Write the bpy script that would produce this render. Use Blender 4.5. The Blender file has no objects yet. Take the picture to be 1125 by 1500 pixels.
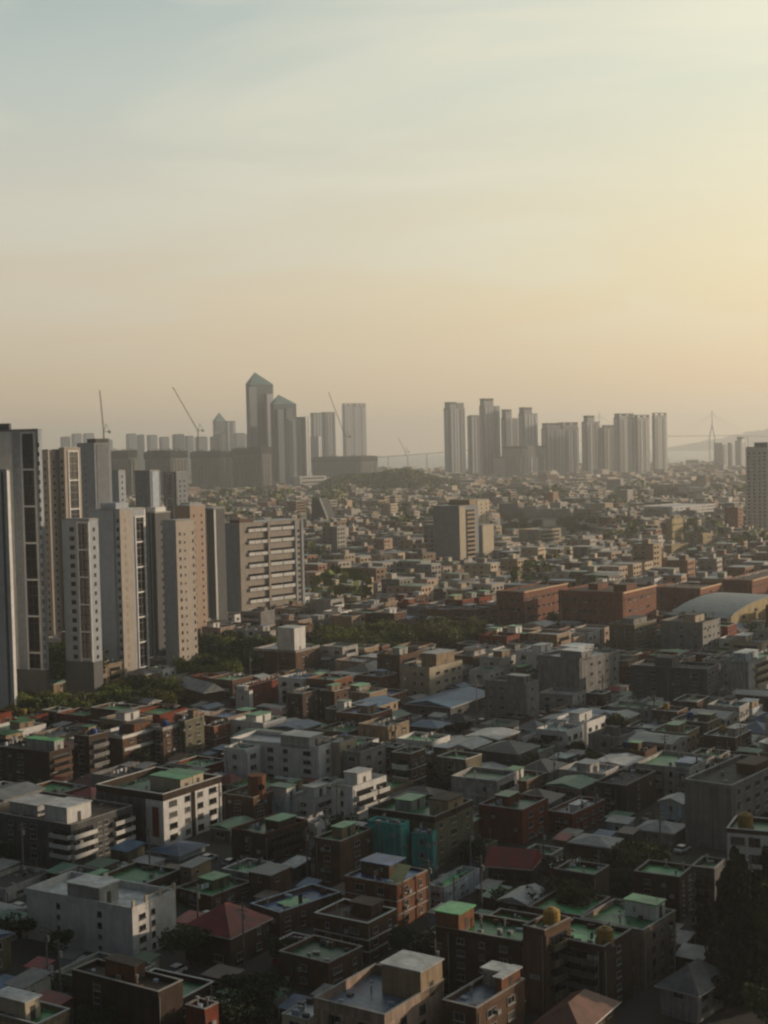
import bpy, math, random
from math import sin, cos, tan, pi, radians, sqrt, atan2
random.seed(7)
C = bpy.context.scene.collection
SC = bpy.context.scene

# ---------------------------------------------------------------- camera
H = 82.0; F = 2100.0
PITCH = math.atan(94.0 / F); ROLL = 0.023
_f = (0, cos(PITCH), -sin(PITCH)); _u0 = (0, sin(PITCH), cos(PITCH))
_r = (cos(ROLL), -sin(ROLL) * _u0[1], -sin(ROLL) * _u0[2])
_u = (sin(ROLL), cos(ROLL) * _u0[1], cos(ROLL) * _u0[2])
import mathutils
cam = bpy.data.cameras.new("camera"); camo = bpy.data.objects.new("camera", cam); C.objects.link(camo)
M = mathutils.Matrix(((_r[0], _u[0], -_f[0], 0), (_r[1], _u[1], -_f[1], 0), (_r[2], _u[2], -_f[2], H), (0, 0, 0, 1)))
camo.matrix_world = M
cam.sensor_fit = 'VERTICAL'; cam.sensor_height = 36; cam.lens = F / 1500 * 36
cam.clip_start = 1; cam.clip_end = 60000
SC.camera = camo

# ---------------------------------------------------------------- light
SUN_AZ = radians(21)      # measured from +X towards +Y: out of frame to the right
SUN_EL = radians(11)
SUNDIR = (cos(SUN_EL) * cos(SUN_AZ), cos(SUN_EL) * sin(SUN_AZ), sin(SUN_EL))
sl = bpy.data.lights.new("sun", 'SUN'); sl.energy = 3.5; sl.angle = radians(0.6); sl.color = (1.0, 0.77, 0.55)
so = bpy.data.objects.new("sun", sl); C.objects.link(so)
so.rotation_euler = mathutils.Vector(SUNDIR).to_track_quat('Z', 'Y').to_euler()

SC.view_settings.view_transform = 'Standard'; SC.view_settings.look = 'None'
SC.view_settings.exposure = 0.0; SC.view_settings.gamma = 1.0; SC.view_settings.use_curve_mapping = False
SC.cycles.volume_bounces = 1
SC.cycles.max_bounces = 6
SC.cycles.filter_width = 2.3

W = bpy.data.worlds.new("World"); SC.world = W; W.use_nodes = True
nt = W.node_tree; N = nt.nodes; Lk = nt.links
for n in list(N): N.remove(n)
def nd(t, **k):
    n = N.new(t)
    for a, b in k.items(): setattr(n, a, b)
    return n
def mth(op, a, b=None, c=None, clamp=False):
    n = N.new('ShaderNodeMath'); n.operation = op; n.use_clamp = clamp
    for i, x in enumerate((a, b, c)):
        if x is None: continue
        if isinstance(x, (int, float)): n.inputs[i].default_value = x
        else: Lk.new(x, n.inputs[i])
    return n.outputs[0]
def mixc(fac, a, b, mode='MIX'):
    n = N.new('ShaderNodeMix'); n.data_type = 'RGBA'; n.blend_type = mode
    for k, x in ((0, fac), (6, a), (7, b)):
        if isinstance(x, (int, float)): n.inputs[k].default_value = x
        elif isinstance(x, tuple): n.inputs[k].default_value = (*x, 1)
        else: Lk.new(x, n.inputs[k])
    return n.outputs[2]
def ramp(fac, stops, interp='LINEAR'):
    n = N.new('ShaderNodeValToRGB'); n.color_ramp.interpolation = interp
    e = n.color_ramp.elements
    while len(e) > 1: e.remove(e[-1])
    e[0].position = stops[0][0]; e[0].color = (*stops[0][1], 1)
    for p, c in stops[1:]:
        q = e.new(p); q.color = (*c, 1)
    Lk.new(fac, n.inputs[0]); return n.outputs[0]
tc = nd('ShaderNodeTexCoord')
sky = nd('ShaderNodeTexSky'); sky.sky_type = 'NISHITA'; sky.sun_disc = False
sky.sun_elevation = SUN_EL; sky.sun_rotation = math.pi / 2 - SUN_AZ
sky.air_density = 1.4; sky.dust_density = 4.0; sky.altitude = 80
sep = nd('ShaderNodeSeparateXYZ'); Lk.new(tc.outputs['Generated'], sep.inputs[0])
X, Y, Z = sep.outputs
hyp = mth('SQRT', mth('ADD', mth('MULTIPLY', X, X), mth('MULTIPLY', Y, Y)))
el = mth('MULTIPLY', mth('ARCTAN2', Z, hyp), 180 / pi)          # elevation in degrees
# azimuth difference to the sun, -1..1
ca = mth('DIVIDE', mth('ADD', mth('MULTIPLY', X, cos(SUN_AZ)), mth('MULTIPLY', Y, sin(SUN_AZ))), mth('MAXIMUM', hyp, 0.001))
ele = mth('DIVIDE', mth('MAXIMUM', el, 0.0), 90.0, clamp=True)
def srgb(r, g, b):
    f = lambda v: (v / 255 / 12.92) if v / 255 <= 0.04045 else ((v / 255 + 0.055) / 1.055) ** 2.4
    return (f(r), f(g), f(b))
cool = ramp(ele, [(0.0, srgb(222, 197, 164)), (2.5 / 90, srgb(220, 198, 166)), (6 / 90, srgb(220, 206, 182)), (10 / 90, srgb(212, 209, 194)),
                  (14 / 90, srgb(194, 203, 196)), (18 / 90, srgb(172, 187, 186)), (35 / 90, srgb(80, 97, 116)), (1.0, srgb(58, 75, 102))])
warm = ramp(ele, [(0.0, srgb(255, 224, 176)), (2.5 / 90, srgb(255, 224, 178)), (6 / 90, srgb(255, 238, 192)), (10 / 90, srgb(250, 242, 208)),
                  (14 / 90, srgb(240, 241, 217)), (18 / 90, srgb(224, 232, 217)), (40 / 90, srgb(120, 138, 150)), (1.0, srgb(62, 78, 104))])
wf = mth('POWER', mth('DIVIDE', mth('SUBTRACT', ca, 0.02), 0.62, clamp=True), 1.75, clamp=True)
base = mixc(wf, cool, warm)
# thin high cloud streaks, laid out over the sky dome
cv = nd('ShaderNodeCombineXYZ')
zz = mth('MAXIMUM', mth('ADD', Z, 0.12), 0.05)
Lk.new(mth('MULTIPLY', mth('DIVIDE', X, zz), 0.55), cv.inputs[0]); Lk.new(mth('MULTIPLY', mth('DIVIDE', Y, zz), 0.9), cv.inputs[1])
nz = nd('ShaderNodeTexNoise'); nz.inputs['Scale'].default_value = 1.3; nz.inputs['Detail'].default_value = 6; nz.inputs['Roughness'].default_value = 0.5
nz.inputs['Distortion'].default_value = 0.6
Lk.new(cv.outputs[0], nz.inputs['Vector'])
cl = mth('MULTIPLY', mth('DIVIDE', mth('SUBTRACT', nz.outputs[0], 0.46), 0.12, clamp=True), mth('DIVIDE', mth('SUBTRACT', el, 2.0), 9.0, clamp=True))
cl = mth('MULTIPLY', cl, 0.75)
cloudc = mixc(wf, srgb(218, 216, 200), srgb(255, 250, 222))
base = mixc(cl, base, cloudc)
# darker away from the sun
cb = mth('DIVIDE', mth('ADD', mth('MULTIPLY', X, cos(1.05)), mth('MULTIPLY', Y, sin(1.05))), mth('MAXIMUM', hyp, 0.001))
bk = mth('DIVIDE', mth('ADD', cb, 0.2), 0.85, clamp=True)
base = mixc(bk, mixc(1.0, base, (0.80, 0.94, 1.14), 'MULTIPLY'), base)
back = mth('ADD', 0.18, mth('MULTIPLY', bk, 0.82))
vs = nd('ShaderNodeVectorMath'); vs.operation = 'SCALE'; Lk.new(base, vs.inputs[0]); Lk.new(mth('MULTIPLY', back, 10.0), vs.inputs['Scale'])
fin = mixc(0.93, sky.outputs[0], vs.outputs[0])
bg = nd('ShaderNodeBackground'); bg.inputs[1].default_value = 0.1
Lk.new(fin, bg.inputs[0]); wo = nd('ShaderNodeOutputWorld'); Lk.new(bg.outputs[0], wo.inputs[0])

# ---------------------------------------------------------------- picture <-> place helpers
def proj(P):
    d = (P[0], P[1], P[2] - H)
    z = d[0] * _f[0] + d[1] * _f[1] + d[2] * _f[2]
    x = d[0] * _r[0] + d[1] * _r[1] + d[2] * _r[2]
    y = d[0] * _u[0] + d[1] * _u[1] + d[2] * _u[2]
    return 562.5 + F * x / z, 750 - F * y / z
def ray(px, py):
    a = (px - 562.5) / F; b = (750 - py) / F
    return tuple(_f[i] + a * _r[i] + b * _u[i] for i in range(3))
def gp(px, py, z=0.0):                   # the ground point seen at a pixel
    r = ray(px, py); k = (z - H) / r[2]
    return (r[0] * k, r[1] * k)
def at(px, py, Yd):                      # the point at depth Yd seen at a pixel
    r = ray(px, py); k = Yd / r[1]
    return (r[0] * k, Yd, H + r[2] * k)
def height(Cx, py):                      # height above the ground point at which the picture row is reached
    lo, hi = 0, 500
    for _ in range(40):
        m = (lo + hi) / 2
        if proj((Cx[0], Cx[1], m))[1] > py: lo = m
        else: hi = m
    return lo
def foot(xl, xc, xr, yb, yt, th):
    c = gp(xc, yb); L = (-cos(th), sin(th)); R = (sin(th), cos(th))
    h = height(c, yt)
    def solve(D, px, sgn):
        lo, hi = 0.2, 400
        for _ in range(40):
            m = (lo + hi) / 2
            q = proj((c[0] + D[0] * m, c[1] + D[1] * m, 0))[0]
            if (q - px) * sgn < 0: lo = m
            else: hi = m
        return lo
    return c, solve(L, xl, -1), solve(R, xr, 1), h

# ---------------------------------------------------------------- materials
MATS = {}
def new_mat(name):
    m = bpy.data.materials.new(name); m.use_nodes = True
    t = m.node_tree; b = t.nodes['Principled BSDF']; return m, t, b
def wall_mat(name, col, rough=0.85, streak=0.35, speck=0.25, var=0.10, bump=0.0, tile=None, spec=0.3):
    if name in MATS: return MATS[name]
    m, t, b = new_mat(name); n = t.nodes; l = t.links
    tc = n.new('ShaderNodeTexCoord'); oi = n.new('ShaderNodeObjectInfo')
    add = n.new('ShaderNodeVectorMath'); add.operation = 'ADD'
    sc = n.new('ShaderNodeVectorMath'); sc.operation = 'SCALE'; sc.inputs[0].default_value = (37, 53, 11)
    l.new(oi.outputs['Random'], sc.inputs['Scale']); l.new(tc.outputs['Object'], add.inputs[0]); l.new(sc.outputs[0], add.inputs[1])
    mp = n.new('ShaderNodeMapping'); mp.inputs['Scale'].default_value = (1.6, 1.6, 0.12); l.new(add.outputs[0], mp.inputs['Vector'])
    n1 = n.new('ShaderNodeTexNoise'); n1.inputs['Scale'].default_value = 1.0; n1.inputs['Detail'].default_value = 5; l.new(mp.outputs[0], n1.inputs['Vector'])
    n2 = n.new('ShaderNodeTexNoise'); n2.inputs['Scale'].default_value = 0.45; n2.inputs['Detail'].default_value = 8; n2.inputs['Roughness'].default_value = 0.65; l.new(add.outputs[0], n2.inputs['Vector'])
    def rmp(s, a, b_, v0, v1):
        r = n.new('ShaderNodeMapRange'); r.inputs[1].default_value = a; r.inputs[2].default_value = b_; r.inputs[3].default_value = v0; r.inputs[4].default_value = v1
        l.new(s, r.inputs[0]); return r.outputs[0]
    f1 = rmp(n1.outputs[0], 0.35, 0.7, 1.0, 1.0 - streak); f2 = rmp(n2.outputs[0], 0.35, 0.7, 1.0 + speck * 0.35, 1.0 - speck)
    f3 = rmp(oi.outputs['Random'], 0, 1, 1.0 - var * 1.6, 1.0 + var * 1.6)
    q = n.new('ShaderNodeMath'); q.operation = 'MULTIPLY'; l.new(f1, q.inputs[0]); l.new(f2, q.inputs[1])
    q2 = n.new('ShaderNodeMath'); q2.operation = 'MULTIPLY'; l.new(q.outputs[0], q2.inputs[0]); l.new(f3, q2.inputs[1])
    val = q2.outputs[0]
    if tile:                                             # rows of tiles / courses / sheets
        w = n.new('ShaderNodeTexWave'); w.wave_type = 'BANDS'; w.bands_direction = tile[0]; w.inputs['Scale'].default_value = tile[1]
        l.new(tc.outputs['Object'], w.inputs['Vector'])
        f4 = rmp(w.outputs['Fac'], 0, 1, 1.0 - tile[2], 1.0); q3 = n.new('ShaderNodeMath'); q3.operation = 'MULTIPLY'
        l.new(val, q3.inputs[0]); l.new(f4, q3.inputs[1]); val = q3.outputs[0]
    s2 = n.new('ShaderNodeVectorMath'); s2.operation = 'SCALE'; s2.inputs[0].default_value = col; l.new(val, s2.inputs['Scale'])
    hs = n.new('ShaderNodeHueSaturation'); l.new(s2.outputs[0], hs.inputs['Color'])
    l.new(rmp(n2.outputs[0], 0.3, 0.7, 0.49, 0.51), hs.inputs['Hue'])
    l.new(hs.outputs[0], b.inputs['Base Color'])
    b.inputs['Roughness'].default_value = rough; b.inputs['Specular IOR Level'].default_value = spec
    MATS[name] = m; return m
def plain_mat(name, col, rough=0.5, metal=0.0, spec=0.5):
    if name in MATS: return MATS[name]
    m, t, b = new_mat(name); n = t.nodes; l = t.links
    nz = n.new('ShaderNodeTexNoise'); nz.inputs['Scale'].default_value = 0.8; nz.inputs['Detail'].default_value = 5
    tc = n.new('ShaderNodeTexCoord'); l.new(tc.outputs['Object'], nz.inputs['Vector'])
    r = n.new('ShaderNodeMapRange'); r.inputs[3].default_value = 0.8; r.inputs[4].default_value = 1.15; l.new(nz.outputs[0], r.inputs[0])
    s = n.new('ShaderNodeVectorMath'); s.operation = 'SCALE'; s.inputs[0].default_value = col; l.new(r.outputs[0], s.inputs['Scale']); l.new(s.outputs[0], b.inputs['Base Color'])
    b.inputs['Roughness'].default_value = rough; b.inputs['Metallic'].default_value = metal; b.inputs['Specular IOR Level'].default_value = spec
    MATS[name] = m; return m
WALL = {'off-white': (.66, .66, .65),   # words -> linear colour
 'brown brick': (.15, .088, .055), 'dark brown brick': (.075, .05, .036), 'red brick': (.24, .058, .032), 'orange brick': (.24, .105, .055),
 'tan': (.36, .27, .18), 'white': (.72, .72, .71), 'grey': (.29, .29, .29), 'dark grey': (.12, .125, .13), 'cream': (.48, .42, .32), 'pale beige': (.46, .41, .36),
 'pinkish beige': (.40, .30, .24), 'pale blue': (.50, .58, .66), 'teal': (.045, .36, .34), 'light grey': (.45, .45, .44), 'yellow': (.46, .37, .20), 'school brick': (.26, .112, .072), 'olive': (.17, .16, .10)}
ROOF = {'green': (.04, .25, .09), 'light green': (.12, .42, .17), 'dark green': (.022, .13, .06), 'blue': (.07, .14, .30), 'grey': (.24, .25, .25), 'light grey': (.46, .48, .48),
 'brown': (.11, .075, .05), 'dark': (.05, .052, .052), 'blue-grey': (.19, .24, .32), 'white': (.62, .64, .63), 'teal': (.04, .20, .20)}
PITCHED = {'red': (.30, .035, .022), 'blue': (.06, .15, .28), 'grey': (.20, .21, .21), 'dark': (.05, .05, .05), 'light grey': (.30, .33, .34), 'brown': (.11, .07, .05), 'green': (.06, .19, .12), 'white': (.48, .50, .50), 'orange': (.19, .085, .05)}
def wm(k):
    if 'brick' in k: return wall_mat('wall_' + k, WALL[k], 0.9, 0.3, 0.4, tile=('Z', 2.2, 0.18))
    if k in ('white', 'off-white', 'cream'): return wall_mat('wall_' + k, WALL[k], 0.8, 0.2, 0.2, var=.05)
    return wall_mat('wall_' + k, WALL[k], 0.8, 0.42, 0.36)
def tm(k):
    if k == 'light grey': return wall_mat('tower_cool_grey', (.34, .375, .42), 0.8, 0.14, 0.16, var=.05)  # bluish tint puts the cool shade of the towers' shaded sides into the colour
    if k == 'grey': return wall_mat('tower_mid_grey', (.25, .27, .30), 0.8, 0.14, 0.16, var=.05)
    return wall_mat('tower_' + k, tuple(v * (.86 if k in ('light grey', 'pale beige') else 1) for v in WALL[k]), 0.8, 0.14, 0.16, var=.04)
def rm(k): return wall_mat('roof_' + k, ROOF[k], 0.42 if k not in ('dark', 'brown') else 0.8, 0.2, 0.62, 0.18, spec=0.5)
def pm(k): return wall_mat('pitched_' + k, PITCHED[k], 0.5, 0.2, 0.5, 0.15, tile=('X', 3.0, 0.3), spec=0.5)
GLASS = plain_mat('window_glass', (.012, .015, .018), 0.08, 0.0, 0.8)
GLASS2 = plain_mat('curtained_glass', (.10, .10, .09), 0.25, 0.0, 0.6)
FW = plain_mat('frame_white', (.30, .30, .29), 0.5); FD = plain_mat('frame_dark', (.05, .045, .04), 0.5)
TRIM = wall_mat('coping_concrete', (.36, .35, .33), 0.85, .2, .3)
DARK = wall_mat('shadow_gap_paint', (.05, .05, .055), 0.8)

# ---------------------------------------------------------------- mesh builder
class MB:
    def __init__(s): s.v = []; s.f = []; s.m = []
    def quad(s, pts, m=0):
        i = len(s.v); s.v += [tuple(p) for p in pts]; s.f.append(tuple(range(i, i + len(pts)))); s.m.append(m)
    def box(s, x0, y0, z0, x1, y1, z1, m=0, top=None):
        i = len(s.v)
        s.v += [(x0, y0, z0), (x1, y0, z0), (x1, y1, z0), (x0, y1, z0), (x0, y0, z1), (x1, y0, z1), (x1, y1, z1), (x0, y1, z1)]
        s.f += [(i + 3, i + 2, i + 1, i), (i + 4, i + 5, i + 6, i + 7), (i, i + 1, i + 5, i + 4), (i + 1, i + 2, i + 6, i + 5), (i + 2, i + 3, i + 7, i + 6), (i + 3, i, i + 4, i + 7)]
        s.m += [m, m if top is None else top, m, m, m, m]
    def boxM(s, T, x0, y0, z0, x1, y1, z1, m=0):        # box placed by a (cx, cy, cz, angle) frame
        k = len(s.v); s.box(x0, y0, z0, x1, y1, z1, m)
        c_, s_ = cos(T[3]), sin(T[3])
        for j in range(k, len(s.v)):
            x, y, z = s.v[j]; s.v[j] = (T[0] + c_ * x - s_ * y, T[1] + s_ * x + c_ * y, T[2] + z)
    def prism(s, poly, z0, z1, m=0, top=None):
        i = len(s.v); n = len(poly)
        s.v += [(p[0], p[1], z0) for p in poly] + [(p[0], p[1], z1) for p in poly]
        s.f.append(tuple(i + n + k for k in range(n))); s.m.append(m if top is None else top)
        s.f.append(tuple(i + n - 1 - k for k in range(n))); s.m.append(m)
        for k in range(n):
            k2 = (k + 1) % n; s.f.append((i + k, i + k2, i + n + k2, i + n + k)); s.m.append(m)
    def bar(s, a, b, r, m=0, n=4, r2=None):
        a = mathutils.Vector(a); b = mathutils.Vector(b); d = (b - a).normalized()
        up = mathutils.Vector((0, 0, 1)) if abs(d.z) < .9 else mathutils.Vector((1, 0, 0))
        e1 = d.cross(up).normalized(); e2 = d.cross(e1); i = len(s.v); r2 = r if r2 is None else r2
        for p, q in ((a, r), (b, r2)):
            for k in range(n):
                w = 2 * pi * (k + .5) / n; s.v.append(tuple(p + e1 * cos(w) * q + e2 * sin(w) * q))
        for k in range(n):
            k2 = (k + 1) % n; s.f.append((i + k, i + k2, i + n + k2, i + n + k)); s.m.append(m)
        s.f.append(tuple(i + k for k in reversed(range(n)))); s.m.append(m)
        s.f.append(tuple(i + n + k for k in range(n))); s.m.append(m)
    def mesh(s, name, mats, smooth=False):
        me = bpy.data.meshes.new(name); me.from_pydata(s.v, [], s.f)
        for x in mats: me.materials.append(x)
        if len(mats) > 1: me.polygons.foreach_set('material_index', s.m)
        if smooth: me.polygons.foreach_set('use_smooth', [True] * len(me.polygons))
        me.update(); return me
    def obj(s, name, mats, parent=None, loc=(0, 0, 0), rz=0, smooth=False):
        return link(name, s.mesh(name, mats if isinstance(mats, (list, tuple)) else [mats], smooth), parent, loc, rz)
def link(name, me, parent=None, loc=(0, 0, 0), rz=0, scale=None):
    o = bpy.data.objects.new(name, me); C.objects.link(o); o.location = loc; o.rotation_euler = (0, 0, rz)
    if scale: o.scale = scale
    if parent: o.parent = parent
    return o
def tag(o, label=None, cat=None, group=None, kind=None):
    for k, v in (('label', label), ('category', cat), ('group', group), ('kind', kind)):
        if v: o[k] = v
    return o
def thing(name, label, cat, loc=(0, 0, 0), rz=0, group=None):
    return tag(link(name, None, None, loc, rz), label, cat, group)
def copy_tree(o, parent=None):
    c = o.copy(); C.objects.link(c); c.parent = parent
    for ch in list(o.children): copy_tree(ch, c)
    return c

# windows are modelled once per size and shared
def window_geom(mb, T, w, h, style):
    fr = 0 ; gl = 1
    t = 0.09 if w < 3 else .12
    mb.boxM(T, -w / 2 + t, -.04, t, w / 2 - t, .02, h - t, gl)
    mb.boxM(T, -w / 2, -.10, 0, w / 2, .02, t, fr); mb.boxM(T, -w / 2, -.10, h - t, w / 2, .02, h, fr)
    mb.boxM(T, -w / 2, -.10, t, -w / 2 + t, .02, h - t, fr); mb.boxM(T, w / 2 - t, -.10, t, w / 2, .02, h - t, fr)
    if style != 2 and w > .9:
        nbar = max(1, int(w / 1.3))
        for k in range(nbar):
            x = -w / 2 + w * (k + 1) / (nbar + 1); mb.boxM(T, x - .035, -.08, t, x + .035, -.04, h - t, fr)
    mb.boxM(T, -w / 2 - .08, -.2, -.09, w / 2 + .08, .02, 0, fr)
WM = {}
def window_mesh(w, h, style):
    k = (round(w, 1), round(h, 1), style)
    if k not in WM:
        mb = MB(); window_geom(mb, (0, 0, 0, 0), k[0], k[1], style)
        WM[k] = mb.mesh('window', [[FW, FD, FW, FD][style], [GLASS, GLASS, GLASS2, GLASS2][style]])
    return WM[k]
def facepos(face, s, z, A, B, off=0.0):    # a point s metres along a face (from its left end as seen from outside), and its turn
    if face == 'A': return (-A + s, -off, z), 0
    if face == 'B': return (off, s, z), pi / 2
    if face == 'C': return (-s, B + off, z), pi
    return (-A - off, B - s, z), -pi / 2
def facelen(face, A, B): return A if face in 'AC' else B
def put_window(par, face, s, z, A, B, w, h, style, base=(0, 0, 0)):
    p, a = facepos(face, s, z, A, B)
    return link('window', window_mesh(w, h, style), par, (p[0] + base[0], p[1] + base[1], p[2] + base[2]), a)

RECTS = []          # footprints already taken: (C, th, A, B, pad)
MARKS = []          # things whose view must stay free: (xl, xr, ybase, ytop, depth)
REFS = []           # short names used by the labels of neighbours: (name, px, py)
TANKS = []; UNIT = []
def corners(c, th, A, B, pad=0):
    ex = (cos(th), -sin(th)); ey = (sin(th), cos(th))
    return [(c[0] + ex[0] * a + ey[0] * b, c[1] + ex[1] * a + ey[1] * b) for a, b in ((-A - pad, -pad), (pad, -pad), (pad, B + pad), (-A - pad, B + pad))]
def overlap(c1, c2):
    for P in (c1, c2):
        for i in range(4):
            x0, y0 = P[i]; x1, y1 = P[(i + 1) % 4]; nx, ny = y1 - y0, x0 - x1
            a = [nx * p[0] + ny * p[1] for p in c1]; b = [nx * p[0] + ny * p[1] for p in c2]
            if max(a) < min(b) or max(b) < min(a): return False
    return True
def free(c, th, A, B, pad=0.6):
    k = corners(c, th, A, B, pad); cx = sum(p[0] for p in k) / 4; cy = sum(p[1] for p in k) / 4; r = (A + B)
    for q, qx, qy, qr in RECTS:
        if abs(qx - cx) < r + qr and abs(qy - cy) < r + qr and overlap(k, q): return False
    return True
def take(c, th, A, B):
    k = corners(c, th, A, B); RECTS.append((k, sum(p[0] for p in k) / 4, sum(p[1] for p in k) / 4, A + B))
def pbox(c, th, A, B, h):
    q = [proj((p[0], p[1], z)) for p in corners(c, th, A, B) for z in (0, h)]
    return min(a for a, b in q), max(a for a, b in q), min(b for a, b in q), max(b for a, b in q)
def hides(c, th, A, B, h, slack=5, q=.12):
    x0, x1, y0, y1 = pbox(c, th, A, B, h)
    for xl, xr, yb, yt, d in MARKS:
        if c[1] < d and min(x1, xr) - max(x0, xl) > 3 and y0 < yb - slack - q * (yb - yt) and y1 > yt: return True
    return False

# ---------------------------------------------------------------- buildings
def roomify(par, x0, y0, x1, y1, z, hh, wmat, roofm, door=True, nm='rooftop_room', win=False):
    mb = MB(); mb.box(x0, y0, z, x1, y1, z + hh - .2, 0); r = mb.obj(nm, wmat, par)
    mb = MB(); mb.box(x0 - .25, y0 - .25, z + hh - .2, x1 + .25, y1 + .25, z + hh, 0); mb.obj('roof', roofm, r)
    if door:
        mb = MB(); yy = (y0 + y1) / 2; mb.box(x1, yy - .45, z, x1 + .06, yy + .45, z + 2.0); mb.obj('door', FD, r)
    if win and x1 - x0 > 2: link('window', window_mesh(1.0, .9, 0), r, ((x0 + x1) / 2, y0, z + 1.0))
    return r
def auto_cols(Lf, rnd, dens=1.0):
    out = []; n = max(1, int(Lf / (3.4 / dens)))
    for k in range(n):
        if rnd.random() < .15: continue
        out.append(((k + .5) / n, rnd.choice([.9, 1.3, 1.8, 1.8, 2.3]) if Lf / n > 2.8 else .9))
    return out
def flat(name, label, cat, c, th, A, B, h, n, wall, roof, group=None, colsA=None, colsB=None, balc=(), rooms=(), band=False, trim=TRIM,
         wstyle=0, tank=None, parapet=.9, seed=None, wh=1.2, extra=True, ref=None, coping=True, topband=None, groundfloor=True):
    rnd = random.Random(seed if seed is not None else int(c[0] * 31 + c[1] * 17))
    t = thing(name, label, cat, (c[0], c[1], 0), -th, group); wmat = wm(wall) if isinstance(wall, str) else wall; rmat = rm(roof) if isinstance(roof, str) else roof
    zr = h - parapet
    mb = MB(); mb.box(-A, 0, -.3, 0, B, zr); mb.obj('wall', wmat, t)
    mb = MB(); w = .2
    for b_ in ((-A, 0, 0, w), (-A, B - w, 0, B), (-A, w, -A + w, B - w), (-w, w, 0, B - w)): mb.box(b_[0], b_[1], zr, b_[2], b_[3], h - .12, 0)
    e = .07
    for b_ in ((-A - e, -e, e, w + e), (-A - e, B - w - e, e, B + e), (-A - e, w + e, -A + w + e, B - w - e), (-w - e, w + e, e, B - w - e)): mb.box(b_[0], b_[1], h - .12, b_[2], b_[3], h, 1)
    mb.obj('parapet', [wmat if topband is None else wm(topband), trim if coping else wmat], t)
    mb = MB(); mb.box(-A + w + .003, w + .003, zr - .02, -w - .003, B - w - .003, zr + .05); mb.obj('roof', rmat, t)
    fh = zr / n
    if colsA is None: colsA = auto_cols(A, rnd, .7)
    if colsB is None: colsB = auto_cols(B, rnd)
    if band:
        for k in range(1, n):
            mb = MB(); z = k * fh
            mb.box(-A - .12, -.12, z - .12, .12, 0, z + .12); mb.box(0, 0, z - .12, .12, B + .12, z + .12); mb.obj('floor_band', trim, t)
    for face, cols in (('A', colsA), ('B', colsB)):
        Lf = facelen(face, A, B); isb = [b_ for b_ in balc if b_[0] == face]
        for k in range(n):
            z = k * fh
            for s, ww in cols:
                if any(b_[1] - .02 < s < b_[2] + .02 for b_ in isb) and k > 0: continue
                put_window(t, face, s * Lf, z + min(.95, fh * .32), A, B, min(ww, Lf * .8), min(wh, fh * .5), wstyle if rnd.random() < .8 else 2)
            if k > 0:
                for b_ in isb:
                    s0, s1 = b_[1] * Lf, b_[2] * Lf; bm_ = b_[3] if len(b_) > 3 else wmat
                    put_window(t, face, (s0 + s1) / 2, z + .15, A, B, (s1 - s0) * .92, fh * .72, 1)
                    mb = MB(); L2 = (s1 - s0) / 2
                    mb.box(-L2, -1.0, -.12, L2, -.0, .0); mb.box(-L2, -1.0, 0, L2, -.88, fh * .38); mb.box(-L2, -.88, 0, -L2 + .1, 0, fh * .38); mb.box(L2 - .1, -.88, 0, L2, 0, fh * .38)
                    p, a = facepos(face, (s0 + s1) / 2, z, A, B); mb.obj('balcony', bm_, t, p, a)
    # plain back windows for anyone who steps aside
    for face in 'CD':
        Lf = facelen(face, A, B)
        if extra and Lf > 6:
            for k in range(n): put_window(t, face, Lf * .5, k * fh + .9, A, B, 1.3, 1.1, 0)
    for r_ in rooms:                                   # fractions of A from the right corner and of B from the front
        a0, a1, b0, b1, hh = r_[:5]; wl = wm(r_[5]) if len(r_) > 5 else wmat; rf = rm(r_[6]) if len(r_) > 6 else rmat
        roomify(t, -A * a1, max(B * b0, .25 if b0 > 0 else .0), -A * a0 if a0 > 0 else -.0, B * b1, zr + .05, hh, wl, rf, win=len(r_) > 7)
    if extra:                                          # small things on the roof
        if not UNIT:
            for m_ in (FW, wm('brown brick'), wm('grey'), wm('pale blue'), wm('dark grey')):
                mb = MB(); mb.box(-.5, -.5, 0, .5, .5, 1); UNIT.append(mb.mesh('box', [m_]))
        for _ in range(rnd.randint(4, 9)):
            x = -A * rnd.uniform(.1, .9); y = rnd.choice([B * rnd.uniform(.1, .9), .8, B - 1.0])
            link('storage_box', rnd.choice(UNIT), t, (x, y, zr + .05), rnd.uniform(0, .6), (rnd.uniform(.3, 1.2), rnd.uniform(.3, .9), rnd.uniform(.25, .85)))
        for _ in range(rnd.randint(2, 4)):           # outdoor units and drainpipes on the walls
            f_ = rnd.choice('AB'); Lf = facelen(f_, A, B); p, a = facepos(f_, rnd.uniform(.12, .88) * Lf, fh * rnd.randint(0, n - 1) + .5, A, B)
            q = link('air_conditioner', UNIT[0], t, (p[0] + (0 if f_ == 'A' else .22), p[1] - (.22 if f_ == 'A' else 0), p[2]), a, (.8, .38, .62))
        for f_, s_ in (('A', rnd.uniform(.03, .97)), ('B', rnd.choice([.04, .96]))):
            p, a = facepos(f_, s_ * facelen(f_, A, B), 0, A, B); link('drainpipe', UNIT[rnd.choice([0, 2, 4])], t, (p[0] + (0 if f_ == 'A' else .07), p[1] - (.07 if f_ == 'A' else 0), 0), a, (.11, .12, zr))
        if rnd.random() < .35:
            mb = MB(); mb.bar((-A * .2, B * .8, zr), (-A * .2, B * .8, zr + 3.4), .035, n=3); mb.bar((-A * .2 - .6, B * .8, zr + 3.1), (-A * .2 + .6, B * .8, zr + 3.1), .03, n=3); mb.bar((-A * .2 - .4, B * .8, zr + 2.7), (-A * .2 + .4, B * .8, zr + 2.7), .03, n=3); mb.obj('antenna', FW, t)
        mb = MB()
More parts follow.
